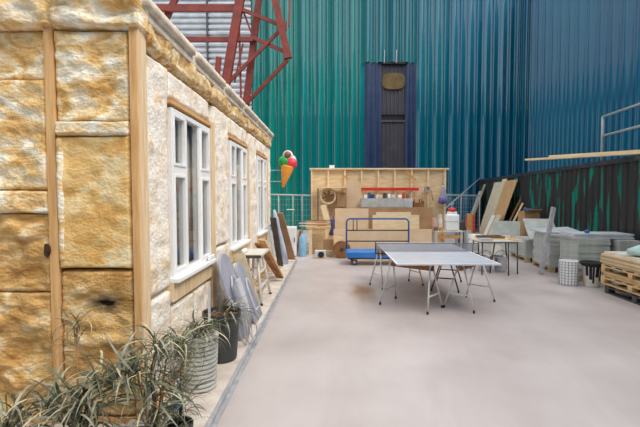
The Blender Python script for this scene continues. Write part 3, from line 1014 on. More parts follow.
# boards behind the trolley
def board(name, label, x0, x1, y0, z0, z1, mm, lean=.12, t=.02, cat='board', step=None):
    if step:
        a, bb, dz = step
        zz = z1 - dz
        yy = lambda z_: y0 + lean * (z_ - z0) / (z1 - z0)
        pts = [(x0, yy(z0), z0), (x1, yy(z0), z0), (x1, yy(zz), zz), (bb, yy(zz), zz), (bb, yy(z1), z1), (a, yy(z1), z1), (a, yy(zz), zz), (x0, yy(zz), zz)]
        return tag(MB().prism(pts, (0, t, 0)).build(name, mm), label, cat)
    return tag(MB().slab((x0, y0, z0), (x1, y0, z0), (x1, y0 + lean, z1), (x0, y0 + lean, z1), t, flip=True).build(name, mm), label, cat)


board('hardboard_sheet', 'large brown hardboard sheet leaning behind the plywood pieces', 1.17, 3.15, 12.30, 0, 1.40, 'ply_dark', .14)
board('particle_board', 'tan board leaning left of the brown hardboard sheet', .15, 1.16, 12.06, 0, 1.385, 'mdf', .16)
board('plywood_piece', 'light plywood piece with a stepped top edge behind the trolley', 1.26, 2.64, 11.86, 0, 1.28, 'ply_light', .12, .02, 'board', (1.37, 2.40, .085))
board('long_board', 'long tan board standing on edge directly behind the blue trolley', .10, 2.92, 11.50, 0, .81, 'mdf', .10)
board('small_board', 'small pale board between the bench and the trolley', .12, .55, 11.38, 0, .62, 'ply', .07)

# blue platform trolley
tl = thing('platform_trolley', 'blue platform trolley with a tubular back frame', 'trolley', (1.3, 10.5, 0))
MB().box(.42, 2.12, 10.12, 10.85, .20, .34).build('deck', 'blue_deck', tl, bevel=.012)
MB().box(.45, 2.09, 10.15, 10.82, .16, .20).build('chassis', 'charcoal', tl)
fx0, fx1, fy = .44, 2.10, 10.78
arc = [(fx0, fy, .34), (fx0, fy, 1.06), (fx0 + .03, fy, 1.12), (fx0 + .09, fy, 1.15), (fx1 - .09, fy, 1.15), (fx1 - .03, fy, 1.12), (fx1, fy, 1.06), (fx1, fy, .34)]
MB().tube(arc, .024, 8).build('back_frame', 'blue_steel', tl, smooth=True)
for zz in (.84, .55):
    MB().tube([(fx0, fy, zz), (fx1, fy, zz)], .017).build('cross_bar', 'charcoal', tl, smooth=True)
for xx in (.62, .72):
    MB().tube([(xx, fy, .84), (xx, fy, 1.15)], .012).build('upright', 'dark_steel', tl, smooth=True)
for xx in (.62, 1.92):
    for yy in (10.2, 10.75):
        wh = MB().lathe([(.07, -.022), (.085, -.016), (.085, .016), (.07, .022)], (xx, yy, .085), 18, 'y').build('wheel', 'charcoal', tl, smooth=True)
        MB().lathe([(.035, -.03), (.035, .03)], (xx, yy, .085), 12, 'y').build('hub', 'galv', wh)
        MB().box(xx - .03, xx + .03, yy - .035, yy + .035, .145, .165).build('caster_fork', 'galv', tl)

# right hand bench beside the partition with white canisters
sd2 = thing('side_bench', 'white topped side bench with an orange rail beside the partition', 'bench', (3.6, 12, 0))
MB().box(3.05, 3.90, 11.75, 12.3, .70, .735).build('bench_top', 'offwhite', sd2)
for xx in (3.10, 3.84):
    for yy in (11.8, 12.24):
        MB().box(xx - .03, xx + .03, yy - .03, yy + .03, 0, .70).build('leg', 'light_grey', sd2)
MB().box(3.13, 3.81, 11.78, 11.82, .52, .60).build('rail', 'orange', sd2)
MB().box(3.13, 3.81, 11.82, 12.2, .28, .30).build('lower_shelf', 'timber', sd2)
ca = thing('white_canister', 'white plastic canister with a red cap on the side bench', 'canister', (3.62, 11.98, .735))
MB().box(3.42, 3.80, 11.84, 12.12, .737, 1.22).build('body', 'white', ca, bevel=.04)
MB().box(3.41, 3.81, 11.83, 12.13, 1.0, 1.02).build('band', 'light_grey', ca)
MB().box(3.48, 3.74, 11.88, 12.08, 1.19, 1.30).build('neck', 'white', ca, bevel=.03)
cp = MB().lathe([(.10, 1.30), (.12, 1.31), (.11, 1.39), (.06, 1.41)], (3.61, 11.98, 0), 16).build('cap', 'red', ca, smooth=True)
MB().tube([(3.61, 11.98, 1.40), (3.60, 11.98, 1.50), (3.66, 11.98, 1.53)], .015).build('spout', 'light_grey', cp)
for k, (xx, h, mm, lb) in enumerate(((3.12, .36, 'pink', 'crumpled pink paper sack on the side bench, leftmost'), (3.29, .46, 'offwhite', 'cream paper sack beside the white canister'))):
    sk = MB()
    prof = [(.07, 0), (.085, .05), (.08, h * .6), (.05, h * .9), (.065, h)]
    sk.lathe(prof, (xx, 12.05, .736), 10)
    sk.v = [q + V(noise.noise(q * 9) * .03, noise.noise(q * 8 + V(4, 4, 4)) * .03, 0) for q in sk.v]
    tag(sk.build('paper_sack', mm, smooth=True), lb, 'sack', 'sacks on the side bench')
for k, xx in enumerate((3.10, 3.25)):
    tag(MB().lathe([(.06, 0), (.06, .10), (.05, .11)], (xx, 11.82, .736), 14).build('tin', ('brown', 'orange')[k]), ('brown tin at the front of the side bench', 'orange tin at the front of the side bench')[k], 'tin')
# things standing right of the side bench
for k, (xx, yy, h, r_, mm, lb) in enumerate(((4.12, 12.1, .72, .10, 'light_grey', 'tall pale grey tube standing right of the side bench'), (4.30, 12.3, .62, .09, 'offwhite', 'cream tube behind the pale grey tube'))):
    tag(MB().lathe([(r_, 0), (r_, h), (r_ * .8, h), (r_ * .8, h - .05)], (xx, yy, 0), 16).build('cardboard_tube', mm, smooth=False), lb, 'tube')
cloth('dark_bag', 'dark grey bag slumped behind the side bench', 4.16, 12.75, .02, 1.0, .2, .06, 'charcoal', 'bag')

# ---------------------------------------------------------------- mesh fences
def fence(name, label, x0, x1, y, z1, posts):
    t = thing(name, label, 'fence', ((x0 + x1) / 2, y, 0))
    MB().tube([(x0, y, z1 + .02), (x0 + .12, y, z1), (x1, y, z1 - .03)], .028).build('top_rail', 'rail', t, smooth=True)
    MB().tube([(x0, y, .12), (x1, y, .12)], .02).build('bottom_rail', 'rail', t, smooth=True)
    for xx in posts:
        MB().tube([(xx, y, 0), (xx, y, z1)], .022).build('post', 'rail', t, smooth=True)
    m = MB()
    xx = x0
    while xx < x1:
        m.bar((xx, y, .12), (xx, y, z1), .005)
        xx += .10
    zz = .2
    while zz < z1:
        m.bar((x0, y, zz), (x1, y, zz), .005)
        zz += .18
    tag(m.build('wire_mesh', 'rail', t), kind='stuff')
    return t


fe = fence('mesh_fence', 'grey wire mesh fence between the building and the partition', -2.1, -.66, 13.8, 1.80, (-1.75, -1.26, -.95))
MB().box(-1.47, -1.2, 13.76, 13.775, 1.28, 1.31).build('cable_tie', 'white', fe)
fence('mesh_fence', 'grey wire mesh fence between the partition and the black container', 4.7, 6.3, 17.0, 1.80, (4.75, 5.5, 6.28))
for zz in (2.48, 2.20):
    pass

# ---------------------------------------------------------------- ice cream sign
ic = thing('ice_cream_sign', 'giant ice cream cone sign with green, red and cream scoops', 'sign', (-1.1, 10.25, 1.95))
m = MB().lathe([(.015, 1.97), (.035, 2.0), (.17, 2.50), (.17, 2.53)], (0, 0, 0), 24)
q0 = V(-1.19, 10.25, 1.97)
tilt = Matrix.Rotation(R(13), 3, 'Y')
m.v = [q0 + tilt @ (V(p.x, p.y * .7, p.z - 1.97)) for p in m.v]
m.build('cone', 'cone', ic, smooth=True)
def scoop(c, r, mm, nm):
    m = MB().lathe([(max(.01, r * math.sin(a * math.pi / 10)), -r * math.cos(a * math.pi / 10)) for a in range(11)], (0, 0, 0), 20)
    m.v = [V(c) + V(p.x, p.y * .75, p.z) * (1 + .05 * noise.noise(p * 9)) for p in m.v]
    m.build(nm, mm, ic, smooth=True)
scoop((-1.155, 10.25, 2.62), .15, 'ice_green', 'green_scoop')
scoop((-.965, 10.25, 2.58), .14, 'ice_red', 'red_scoop')
scoop((-1.0, 10.31, 2.64), .16, 'ice_cream', 'cream_scoop')
scoop((-1.06, 10.27, 2.77), .135, 'ice_cream', 'cream_scoop')
scoop((-1.06, 10.20, 2.79), .09, 'ice_brown', 'brown_scoop')
for zz in (2.40, 2.12):
    MB().tube([(-1.6, 9.905, zz), (-1.6, 10.27, zz), (-1.12, 10.27, zz)], .014).build('bracket', 'galv', ic, smooth=True)

# ---------------------------------------------------------------- things along the building
def lean(name, label, p0, p1, q1, q0, t, mm, cat='board', group=None, flip=False):
    """slab leaning: bottom edge p0-p1, top edge q0-q1"""
    return tag(MB().slab(p0, p1, q1, q0, t, flip=flip).build(name, mm), label, cat, group)


LZ = .036
lean('brown_board', 'brown board leaning on the far end of the insulated building', (-1.08, 11.18, LZ), (-1.2, 11.0, LZ), (-1.44, 11.0, 1.34), (-1.32, 11.18, 1.34), .03, 'ply_dark') if False else None
tag(MB().bar((-1.02, 10.62, LZ + .05), (-1.27, 9.98, 1.34), .24, .03, up=(.35, 1, 0)).build('brown_board', 'ply_dark'), 'brown board leaning right of the pale blue roll', 'board')
tag(MB().tube([(-1.13, 10.2, LZ + .02), (-1.19, 10.05, .5), (-1.27, 9.9, .98), (-1.31, 9.80, 1.2), (-1.34, 9.72, 1.42)], [.085, .075, .05, .065, .025], 12).build('plastic_roll', 'pale_blue', smooth=True),
    'pale blue plastic wrapped roll leaning by the last window', 'roll')
tag(MB().bar((-1.20, 9.75, LZ + .03), (-1.33, 9.45, 1.25), .16, .03, up=(.6, 1, 0)).build('charcoal_board', 'charcoal'), 'charcoal board leaning left of the pale blue roll', 'board')
tag(MB().bar((-1.24, 9.2, LZ + .01), (-1.37, 9.0, 1.12), .16, .03, up=(1, 0, .2)).build('grey_white_board', 'light_grey'), 'pale grey board leaning under the third window', 'board')
tag(MB().bar((-1.24, 8.9, LZ + .01), (-1.38, 8.65, .78), .16, .03, up=(1, 0, .2)).build('cream_board', 'offwhite'), 'cream board leaning between the grey board and the brown planks', 'board')
for k, (a, e, mm, lb) in enumerate((((-1.02, 8.2, LZ + .02), (-1.385, 7.55, .86), 'brown', 'brown plank leaning beyond the white stool'), ((-1.06, 8.45, LZ + .02), (-1.38, 7.9, .9), 'timber', 'tan plank leaning behind the brown plank'),
                                    ((-1.1, 8.62, LZ + .02), (-1.38, 8.2, .7), 'offwhite', 'short white plank behind the tan plank'))):
    tag(MB().bar(V(a) + V(0, 0, .04), V(e) + V(.04, 0, 0), .17, .035, up=(.6, 1, 0)).build('leaning_plank', mm), lb, 'plank', 'planks leaning by the second window')
cab = thing('white_cabinet', 'scuffed white cabinet standing past the end of the building', 'cabinet', (-1.13, 11.6, 0))
MB().box(-1.30, -.97, 11.5, 11.85, .04, .87).build('body', 'flaked', cab, bevel=.008)
MB().box(-1.285, -.985, 11.485, 11.5, .08, .84).build('door', 'flaked', cab, bevel=.004)
MB().box(-1.02, -1.0, 11.46, 11.485, .45, .57).build('handle', 'dark_steel', cab)
MB().box(-1.28, -.99, 11.53, 11.82, 0, .04).build('plinth', 'charcoal', cab)
tag(MB().lathe([(.10, 0), (.11, .02), (.10, .55), (.05, .62), (.05, .66)], (-.80, 11.75, 0), 14).build('blue_canister', 'sky_blue', smooth=True), 'light blue canister beside the scuffed white cabinet', 'canister')

st = thing('stool', 'white paint-splashed saw stool standing under the second window', 'stool', (-1.2, 6.75, LZ))
MB().box(-1.42, -1.06, 6.25, 7.0, .80, .845).build('top', 'offwhite', st, bevel=.006)
MB().box(-1.41, -1.07, 6.235, 6.25, .79, .835).build('dark_edge', 'charcoal', st)
for (xx, yy, fx, fy2) in ((-1.30, 6.45, -1.36, 6.3), (-1.16, 6.45, -1.08, 6.3), (-1.30, 6.85, -1.36, 7.05), (-1.16, 6.85, -1.05, 7.05)):
    lg = MB().tube([(xx, yy, .80), (fx, fy2, LZ)], .02).build('leg', 'white_leg', st, smooth=True)
    MB().lathe([(.026, LZ), (.026, LZ + .03)], (fx, fy2, 0), 10).build('foot', 'rubber', lg)
for zz, mm in ((.30, 'white_leg'), (.52, 'white_leg')):
    f = (zz - LZ) / (.80 - LZ)
    yA, yB = 6.3 + .15 * f, 7.05 - .2 * f
    for xx in (-1.36 + .06 * f, -1.07 - .09 * f):
        MB().bar((xx, yA, zz), (xx, yB, zz), .025).build('stretcher', mm, st)
    for yq in (yA, yB):
        MB().bar((-1.36 + .06 * f, yq, zz), (-1.07 - .09 * f, yq, zz), .025).build('stretcher', mm, st)
MB().box(-1.34, -1.10, 6.38, 6.98, .20, .22).build('lower_shelf', 'timber_grey', st)
tag(MB().lathe([(.03, -.12), (.035, -.1), (.035, .1), (.03, .12)], (-1.36, 6.4, .884), 12, 'y').build('paint_roll', 'white', smooth=True), 'small white roll lying on the saw stool', 'roll')
tag(MB().bar((-1.10, 5.98, LZ + .01), (-1.34, 5.93, .90), .16, .03, up=(0, 1, 0)).build('cream_plank', 'osb'), 'cream plank leaning beside the grey folded boards', 'plank')


def rounded_panel(name, label, base, w, h, lean_, mm, cat, th=.03, flat=.35):
    """panel with a rounded top leaning back on the wall (towards -X), face along Y"""
    t = thing(name, label, cat, base)
    bx_, by, bz = base
    pts = []
    for k in range(17):
        a = math.pi * k / 16
        pts.append((w / 2 * math.cos(a), h - h * flat + h * flat * math.sin(a) ** .8))
    pts += [(-w / 2 * .96, 0), (w / 2 * .96, 0)]
    P3 = [(bx_ - lean_ * z_ / h, by + y_, bz + z_) for y_, z_ in pts]
    MB().prism(P3, (-th, 0, -th * .2)).build('panel', mm, t, bevel=.006)
    f = lambda y_, z_, o: (bx_ - lean_ * z_ / h + o, by + y_, bz + z_)
    for s2 in (-1, 1):
        MB().tube([f(s2 * w * .28, .03, .03), f(s2 * w * .22, h * .62, .03), f(s2 * w * .05, h * .72, .03)], .011).build('folded_leg', 'light_grey', t, smooth=True)
    MB().tube([f(-w * .27, h * .2, .035), f(w * .27, h * .2, .035)], .01).build('cross_bar', 'light_grey', t, smooth=True)
    return t


rounded_panel('folding_table', 'grey folding table with a rounded top leaning under the first window', (-1.045, 5.03, LZ), .62, 1.0, .29, 'grey_plastic', 'folding table')
rounded_panel('folding_chair', 'shorter grey folding chair leaning in front of the folding table', (-.99, 5.58, LZ), .46, .80, .28, 'grey_plastic', 'folding chair', .025, .25)
fb = thing('light_box', 'light grey shallow frame propped against the folding table', 'frame', (-1.05, 4.88, LZ))
MB().slab((-1.02, 4.80, LZ + .30), (-1.02, 4.98, LZ + .30), (-1.14, 4.98, .74), (-1.14, 4.80, .74), .03).build('frame', 'light_grey', fb, bevel=.004)
MB().bar((-1.0, 4.82, LZ), (-1.03, 4.82, .36), .03).build('leg', 'light_grey', fb)
MB().bar((-1.0, 4.96, LZ), (-1.03, 4.96, .36), .03).build('leg', 'light_grey', fb)
wh = thing('wire_hoops', 'pair of thin wire hoops standing before the folded chair', 'hoop', (-.98, 4.75, LZ))
for k in range(3):
    pts = []
    for a in range(24):
        an = 2 * math.pi * a / 24
        pts.append((-1.02 + .05 * k + .05 * math.cos(an) * .4 - .05 * math.sin(an), 4.60 + .06 * k + .10 * math.cos(an), LZ + .262 - .02 * k + .25 * math.sin(an) - .0))
    MB().tube(pts, .006, 6, True).build('hoop', 'galv', wh, smooth=True)
for k in range(4):
    a = V(-.97, 4.58 + .05 * k, LZ + .01)
    MB().bar(a, a + V(.05, .02, .34), .006).build('spoke', 'galv', wh)
tag(MB().box(-1.415, -1.385, 4.66, 4.86, 1.003, 1.06).build('white_cloth', 'white', bevel=.008), 'folded white cloth on the sill of the first window', 'cloth')

# ---------------------------------------------------------------- pots and dried plants
LEAF = []
for v in range(8):
    rnd = random.Random(50 + v)
    m = MB()
    n = 9
    droop = [.5, .9, 1.2, 1.4, 1.6, 1.0, 1.3, 1.8][v]
    up0 = [1.1, .9, .9, .8, 1.0, 1.2, .6, .9][v]
    x_, z_, ang = 0.0, 0.0, up0
    vs = []
    for i in range(n + 1):
        tt_ = i / n
        w = .017 * (math.sin(math.pi * min(1, tt_ * .9 + .12)) ** .7) * (1 - tt_ ** 3 * .8)
        side = .05 * math.sin(tt_ * 3 + v)
        vs += [(x_, side - w, z_ + w * .35), (x_, side, z_), (x_, side + w, z_ + w * .35)]
        ang -= (up0 + droop) / n * (.5 + tt_)
        x_ += math.cos(ang) / n
        z_ += math.sin(ang) / n
    fs = []
    for i in range(n):
        for k in (0, 1):
            fs.append((3 * i + k, 3 * i + k + 1, 3 * i + 3 + k + 1, 3 * i + 3 + k))
    m.add(vs, fs)
    LEAF.append([m.mesh('leaf', MT['leafs'][c], smooth=True) for c in range(4)])


def foliage(root, c, nleaf, l0, l1, seed, spread=.05, wide=1.0, arc=(0, 2 * math.pi)):
    rnd = random.Random(seed)
    o = V(c) - OFF[root.name]
    for k in range(nleaf):
        me = LEAF[rnd.randrange(8)][rnd.choices((0, 1, 2, 3), (4, 4, 2, 4))[0]]
        L_ = rnd.uniform(l0, l1)
        link('leaf', me, root, o + V(rnd.uniform(-spread, spread), rnd.uniform(-spread, spread), rnd.uniform(-spread, spread)),
             (rnd.uniform(-.5, .5), rnd.uniform(-.5, .45), rnd.uniform(*arc)), (L_, L_ * wide * rnd.uniform(.6, 1.1), L_))


# ribbed planter
rp = thing('ribbed_planter', 'pale ribbed planter holding a dried plant beside the steel kerb', 'planter', (-1.17, 3.58, LZ))
prof = []
for k in range(12):
    z0 = LZ + k * .041
    prof += [(.125 + .0022 * k, z0), (.143 + .0022 * k, z0 + .010), (.143 + .0022 * k, z0 + .028), (.125 + .0022 * k, z0 + .038)]
prof += [(.13, LZ + .49), (.13, LZ + .43), (.02, LZ + .43)]
MB().lathe(prof, (-1.17, 3.58, 0), 36).build('body', 'ribbed', rp)
MB().lathe([(.005, LZ + .452), (.125, LZ + .442)], (-1.17, 3.58, 0), 20, caps=False).build('soil', 'offwhite', rp)
foliage(rp, (-1.17, 3.54, LZ + .47), 110, .18, .40, 3, .07, 1.3, (-2.1, 1.0))
# black pot
bp_ = thing('black_pot', 'black plant pot with dry soil and drooping leaves, beyond the ribbed planter', 'pot', (-1.14, 4.22, LZ))
MB().lathe([(.14, LZ), (.15, LZ + .01), (.185, LZ + .45), (.20, LZ + .46), (.20, LZ + .51), (.185, LZ + .51), (.175, LZ + .44)], (-1.14, 4.22, 0), 32, caps=False).build('body', 'pot_black', bp_, smooth=False)
MB().lathe([(.005, LZ), (.145, LZ)], (-1.14, 4.22, 0), 20, caps=False).build('base', 'pot_black', bp_)
MB().lathe([(.005, LZ + .475), (.1, LZ + .47), (.18, LZ + .45)], (-1.14, 4.22, 0), 24, caps=False).build('soil', 'soil', bp_, smooth=True)
foliage(bp_, (-1.14, 4.2, LZ + .46), 34, .25, .5, 9, .06, 1.3, (-2.0, 1.2))
for (ax, L_, v_) in ((.15, .42, 7), (-.25, .38, 4)):
    link('leaf', LEAF[v_][3], bp_, V(.12, 0, .44), (0, 0, ax), (L_, L_ * 2, L_))
MB().bar((-1.20, 3.98, .5), (-1.21, 4.02, .86), .022, .012).build('plant_stake', 'light_grey', bp_)
# dark pots in front with big clumps
def clump(label, x, y, h, r, ph, n, l0, l1, seed, mm='pot_black', extra=(), arc=(0, 2 * math.pi)):
    t = thing('potted_plant', label, 'plant', (x, y, 0), 'dried potted plants in the foreground')
    z0 = LZ if x > -1.53 else 0
    MB().lathe([(r * .75, z0), (r * .78, z0 + .01), (r, ph - .03), (r * 1.06, ph - .03), (r * 1.06, ph), (r * .95, ph), (r * .9, ph - .05), (.01, ph - .05)], (x, y, 0), 24).build('pot', mm, t)
    MB().tube([(x, y, ph - .06), (x + .02, y, (ph + h) / 2), (x, y, h)], .012).build('stem', 'pot_black', t, smooth=True)
    for j in range(4):
        f = j / 3
        foliage(t, (x, y, ph + .03 + (h - ph - .03) * f), n // 4, l0, l1, seed + j, .06, 1.3, arc)
    for i, (ex, ey, ez, en, a0, a1) in enumerate(extra):
        M_ = V((x + ex) / 2, (y + ey) / 2, (h + ez) / 2 + .05)
        MB().tube([(x, y, ph - .06), M_, (ex, ey, ez)], .006).build('stem', 'brown', t, smooth=True)
        foliage(t, (ex, ey, ez), en - en // 3, a0, a1, seed + 11 + i, .04, 1.3, arc)
        foliage(t, M_ + (V(ex, ey, ez) - M_) * .5, en // 3, a0, a1, seed + 31 + i, .04, 1.3, arc)
    return t


clump('large grey-green dried plant in a dark pot before the corner post', -1.12, 2.50, .58, .13, .22, 110, .24, .46, 21,
      extra=((-1.12, 2.60, .76, 64, .18, .38), (-1.00, 2.66, .72, 56, .16, .36), (-1.26, 2.42, .62, 60, .2, .42)))
clump('dried plant with long straw leaves in front of the insulated face', -1.56, 2.45, .46, .15, .20, 130, .24, .48, 33,
      extra=((-1.76, 2.78, .84, 46, .12, .26), (-1.40, 2.50, .56, 60, .2, .40), (-1.72, 2.40, .44, 50, .2, .42)))
clump('low dried plant at the left edge of the photograph', -1.98, 2.42, .34, .14, .14, 130, .24, .48, 47)
clump('short grey dried plant nearest the steel kerb in the foreground', -1.06, 2.78, .44, .09, .16, 130, .16, .34, 71, extra=((-1.06, 2.88, .56, 50, .16, .3),))
bt = thing('bottle', 'blue and white labelled bottle among the dried leaves', 'bottle', (-1.20, 3.12, LZ))
MB().lathe([(.035, LZ), (.04, LZ + .01), (.04, LZ + .2), (.015, LZ + .27), (.015, LZ + .3)], (-1.20, 3.12, 0), 16).build('body', 'white', bt, smooth=True)
MB().lathe([(.041, LZ + .06), (.041, LZ + .16)], (-1.20, 3.12, 0), 16, caps=False).build('label_band', 'blue_cap', bt, smooth=True)
MB().lathe([(.017, LZ + .29), (.017, LZ + .32)], (-1.20, 3.12, 0), 12).build('cap', 'blue_cap', bt)
tag(MB().lathe([(.05, 0), (.065, .03), (.06, .12), (.03, .16), (.03, .19)], (-1.93, 2.60, .165), 14).build('white_jug', 'white', smooth=True), 'small white jug among the leaves at bottom left', 'jug') if False else None

# ---------------------------------------------------------------- boards leaning on the container
def cpt(y_, o=0.0, z_=0.0):
    """point o metres in front of the container side at depth y"""
    p = C0 - CD * ((20.8 - y_) / CD.y) + CN * o
    return V(p.x, p.y, z_)


def cboard(name, label, y0, y1, o0, o1, z1, mm, t=.02, cat='board', group=None, z0=0.0, skew=0.0):
    return tag(MB().slab(cpt(y0, o0, z0), cpt(y1, o0, z0), cpt(y1 + skew, o1, z1), cpt(y0 + skew, o1, z1), t).build(name, mm), label, cat, group)


cboard('pale_sheet', 'large pale panel leaning on the container, left of the brown one', 17.9, 16.45, .80, .10, 2.34, 'osb')
cboard('brown_sheet', 'large brown panel leaning on the container beside the pale one', 16.4, 15.05, .85, .10, 2.36, 'ply_mid')
cboard('tan_sheet', 'narrow tan panel peeking above the two large leaning panels', 17.0, 16.4, .55, .05, 2.45, 'ply_light')
cboard('grey_sheet', 'grey sheet leaning at the far end of the container', 20.5, 19.7, .8, .12, 2.0, 'light_grey')
cboard('grey_plank', 'long weathered plank leaning left of the pale panel', 19.6, 19.35, .9, .10, 2.3, 'timber_grey', .04, 'plank')
cboard('white_offcut', 'white strip leaning on the foot of the pale panel', 15.9, 15.5, 1.15, .75, 1.0, 'white', .02, 'strip')
for k, (yy, o0, o1, z1, mm, lb) in enumerate(((15.3, 1.15, .72, 1.05, 'osb', 'mottled short panel leaning right of the white strip'), (14.75, .85, .1, 1.62, 'brown', 'brown batten leaning right of the big panels'),
                                             (14.5, .8, .1, 1.5, 'ply_light', 'pale batten beside the brown batten'), (14.25, .75, .1, 1.35, 'ply_dark', 'dark tan batten third in the row'),
                                             (14.0, .7, .1, 1.25, 'offwhite', 'white batten leaning near the cardboard box'), (13.75, .65, .1, 1.15, 'timber', 'last short batten before the cardboard box'))):
    cboard('leaning_batten', lb, yy, yy - (.5 if k == 0 else .12), o0, o1, z1, mm, .03, 'batten', 'battens leaning on the container')
tag(MB().bar((6.0, 17.4, .0), (6.0, 17.4, 1.0), .18, .18).build('yellow_post', 'orange', bevel=.01), 'short yellow post left of the leaning panels', 'post')
tag(MB().box(6.15, 6.5, 18.1, 18.4, 0, .9).build('red_bin', 'red', bevel=.03), 'red bin half hidden behind the pale panel foot', 'bin')


def pallet(label, x0, y0, w, d, z0, rz=0.0, mm='timber_grey', h=.144, group='wooden pallets'):
    t = thing('pallet', label, 'pallet', (0, 0, 0), group)
    for k in range(3):
        for j in range(3):
            MB().box((w - .12) * k / 2, (w - .12) * k / 2 + .12, (d - .1) * j / 2, (d - .1) * j / 2 + .1, .022, h - .044).build('block', mm, t)
    for k in range(3):
        MB().box((w - .12) * k / 2, (w - .12) * k / 2 + .12, 0, d, 0, .022).build('bottom_board', mm, t)
        MB().box((w - .12) * k / 2, (w - .12) * k / 2 + .12, 0, d, h - .044, h - .022).build('stringer', mm, t)
    for j in range(6):
        yy = (d - .1) * j / 5
        MB().box(0, w, yy, yy + .1, h - .022, h).build('deck_board', mm, t)
    t.location = (x0, y0, z0)
    t.rotation_euler = (0, 0, rz)
    return t


RZ = R(-6)
ORD = ['lowest', 'second', 'third', 'fourth', 'fifth', 'sixth', 'seventh', 'eighth', 'ninth', 'tenth', 'eleventh', 'twelfth', 'thirteenth', 'fourteenth', 'fifteenth']


def nth(label, k, n):
    return ('topmost ' if k == n - 1 else ORD[k] + ' from bottom, ' if k else 'lowest ') + label


def stack(label, x0, y0, w, d, z0, n, th, mm, name='grey_slab', group=None, jit=.012, rz=RZ, cat='panel', top=None):
    rnd = random.Random(int(x0 * 100 + y0 * 7))
    me = MB().box(0, w, 0, d, 0, th * .93).mesh(name, mm)
    for k in range(n):
        o = bpy.data.objects.new(name, me)
        C.objects.link(o)
        o.location = (x0 + rnd.uniform(-jit, jit), y0 + rnd.uniform(-jit, jit), z0 + k * th)
        o.rotation_euler = (0, 0, rz + rnd.uniform(-.01, .01))
        tag(o, nth(label, k, n), cat, group, 'thing')


# stacks of grey panels
pallet('grey timber pallet under the low grey stack beside the second table', 5.15, 10.6, 1.0, 1.2, 0, RZ)
stack('grey panel in the low stack behind the leaning steel post', 5.16, 10.62, .98, 1.15, .145, 9, .05, 'grey_panel', group='panels in the low grey stack')
pallet('grey timber pallet under the middle grey stack by the steel post', 5.02, 9.2, .72, 1.0, 0, RZ)
stack('grey panel in the middle stack behind the steel post', 5.03, 9.22, .66, .95, .145, 14, .052, 'grey_panel', group='panels in the middle grey stack', top='topmost grey panel of the middle stack behind the steel post')
pallet('grey timber pallet under the grey stack behind the buckets', 5.06, 8.22, .66, .85, 0, RZ)
stack('grey panel in the stack right behind the two buckets', 5.07, 8.24, .62, .80, .145, 13, .056, 'grey_panel2', group='panels in the stack behind the buckets')
stack('long pale grey slab lying across the stacks behind the buckets', 5.02, 8.3, 1.15, .62, .876, 3, .035, 'light_grey', name='long_slab', group='slabs across the stacks')
stack('grey slab in the long row against the container', 5.78, 8.05, .40, 1.6, 0, 14, .062, 'grey_panel', name='grey_slab', group='slabs against the container')
tag(MB().slab((5.16, 10.45, .62), (5.9, 10.35, .62), (5.98, 10.9, 1.12), (5.24, 11.0, 1.12), .03).build('tilted_sheet', 'grey_panel2'), 'grey-green panel standing tilted on the low stack', 'panel')
tag(MB().slab((4.95, 12.35, 0), (5.6, 11.95, 0), (5.75, 12.2, .98), (5.1, 12.6, .98), .04).build('upright_sheet', 'grey_panel2'), 'grey-green panel standing upright behind the second table', 'panel')
tag(MB().slab((5.02, 9.5, .88), (5.85, 9.35, .90), (5.85, 9.95, .98), (5.0, 10.1, .92), .02).build('bent_sheet', 'light_grey'), 'bent pale sheet lying over the middle stack', 'sheet')
tag(MB().lathe([(.03, 0), (.05, .02), (.05, .05), (.02, .07)], (5.36, 8.42, .985), 12).build('blue_lid', 'blue_cap', smooth=True), 'small blue plastic lid lying on the pale grey slabs', 'ball')  # flat blue plastic lid
# cardboard box on the pile
cbx = thing('cardboard_box', 'open cardboard box with blue bits behind the grey stacks', 'box', (6.37, 12.97, .62))
MB().box(6.13, 6.62, 12.75, 13.2, .62, 1.26).build('body', 'cardboard', cbx, bevel=.006)
MB().slab((6.13, 12.75, 1.26), (6.62, 12.75, 1.26), (6.62, 12.6, 1.34), (6.13, 12.6, 1.34), .01).build('flap', 'cardboard', cbx)
MB().box(6.25, 6.5, 12.85, 13.1, 1.262, 1.36).build('blue_bag', 'blue_cap', cbx, bevel=.03)
tag(MB().box(6.1, 6.65, 12.7, 13.25, 0, .618).build('box_stand', 'ply_dark', bevel=.01), 'brown crate beneath the cardboard box', 'crate')
# steel post
tag(MB().bar((4.69, 8.95, .02), (5.06, 9.16, 1.50), .10, .05, up=(0, 1, 0)).build('steel_post', 'galv', bevel=.006), 'galvanised steel post leaning on the middle grey stack', 'post')

# buckets
b1 = thing('mesh_bucket', 'white gridded bucket standing in front of the grey stacks', 'bucket', (4.73, 7.98, 0))
MB().lathe([(.15, 0), (.165, .01), (.168, .48), (.15, .48), (.145, .03), (.01, .03)], (4.73, 7.98, 0), 30).build('body', 'white', b1)
for k in range(9):
    MB().tube([(4.73 + .170 * math.cos(a * math.pi / 12), 7.98 + .170 * math.sin(a * math.pi / 12), .03 + k * .054) for a in range(24)], .006, 5, True).build('grid_ring', 'galv', b1)
for k in range(18):
    a = k * math.pi / 9
    MB().bar((4.73 + .17 * math.cos(a), 7.98 + .17 * math.sin(a), .01), (4.73 + .171 * math.cos(a), 7.98 + .171 * math.sin(a), .475), .011).build('grid_wire', 'galv', b1)
b2 = thing('dark_rim_bucket', 'white bucket with a black rim and black drips', 'bucket', (5.10, 7.82, 0))
MB().lathe([(.12, 0), (.13, .01), (.175, .42), (.16, .42), (.115, .03), (.01, .03)], (5.10, 7.82, 0), 30).build('body', 'offwhite', b2)
MB().lathe([(.176, .40), (.215, .44), (.215, .47), (.20, .48), (.165, .44)], (5.10, 7.82, 0), 30, caps=False).build('rim', 'rubber', b2)
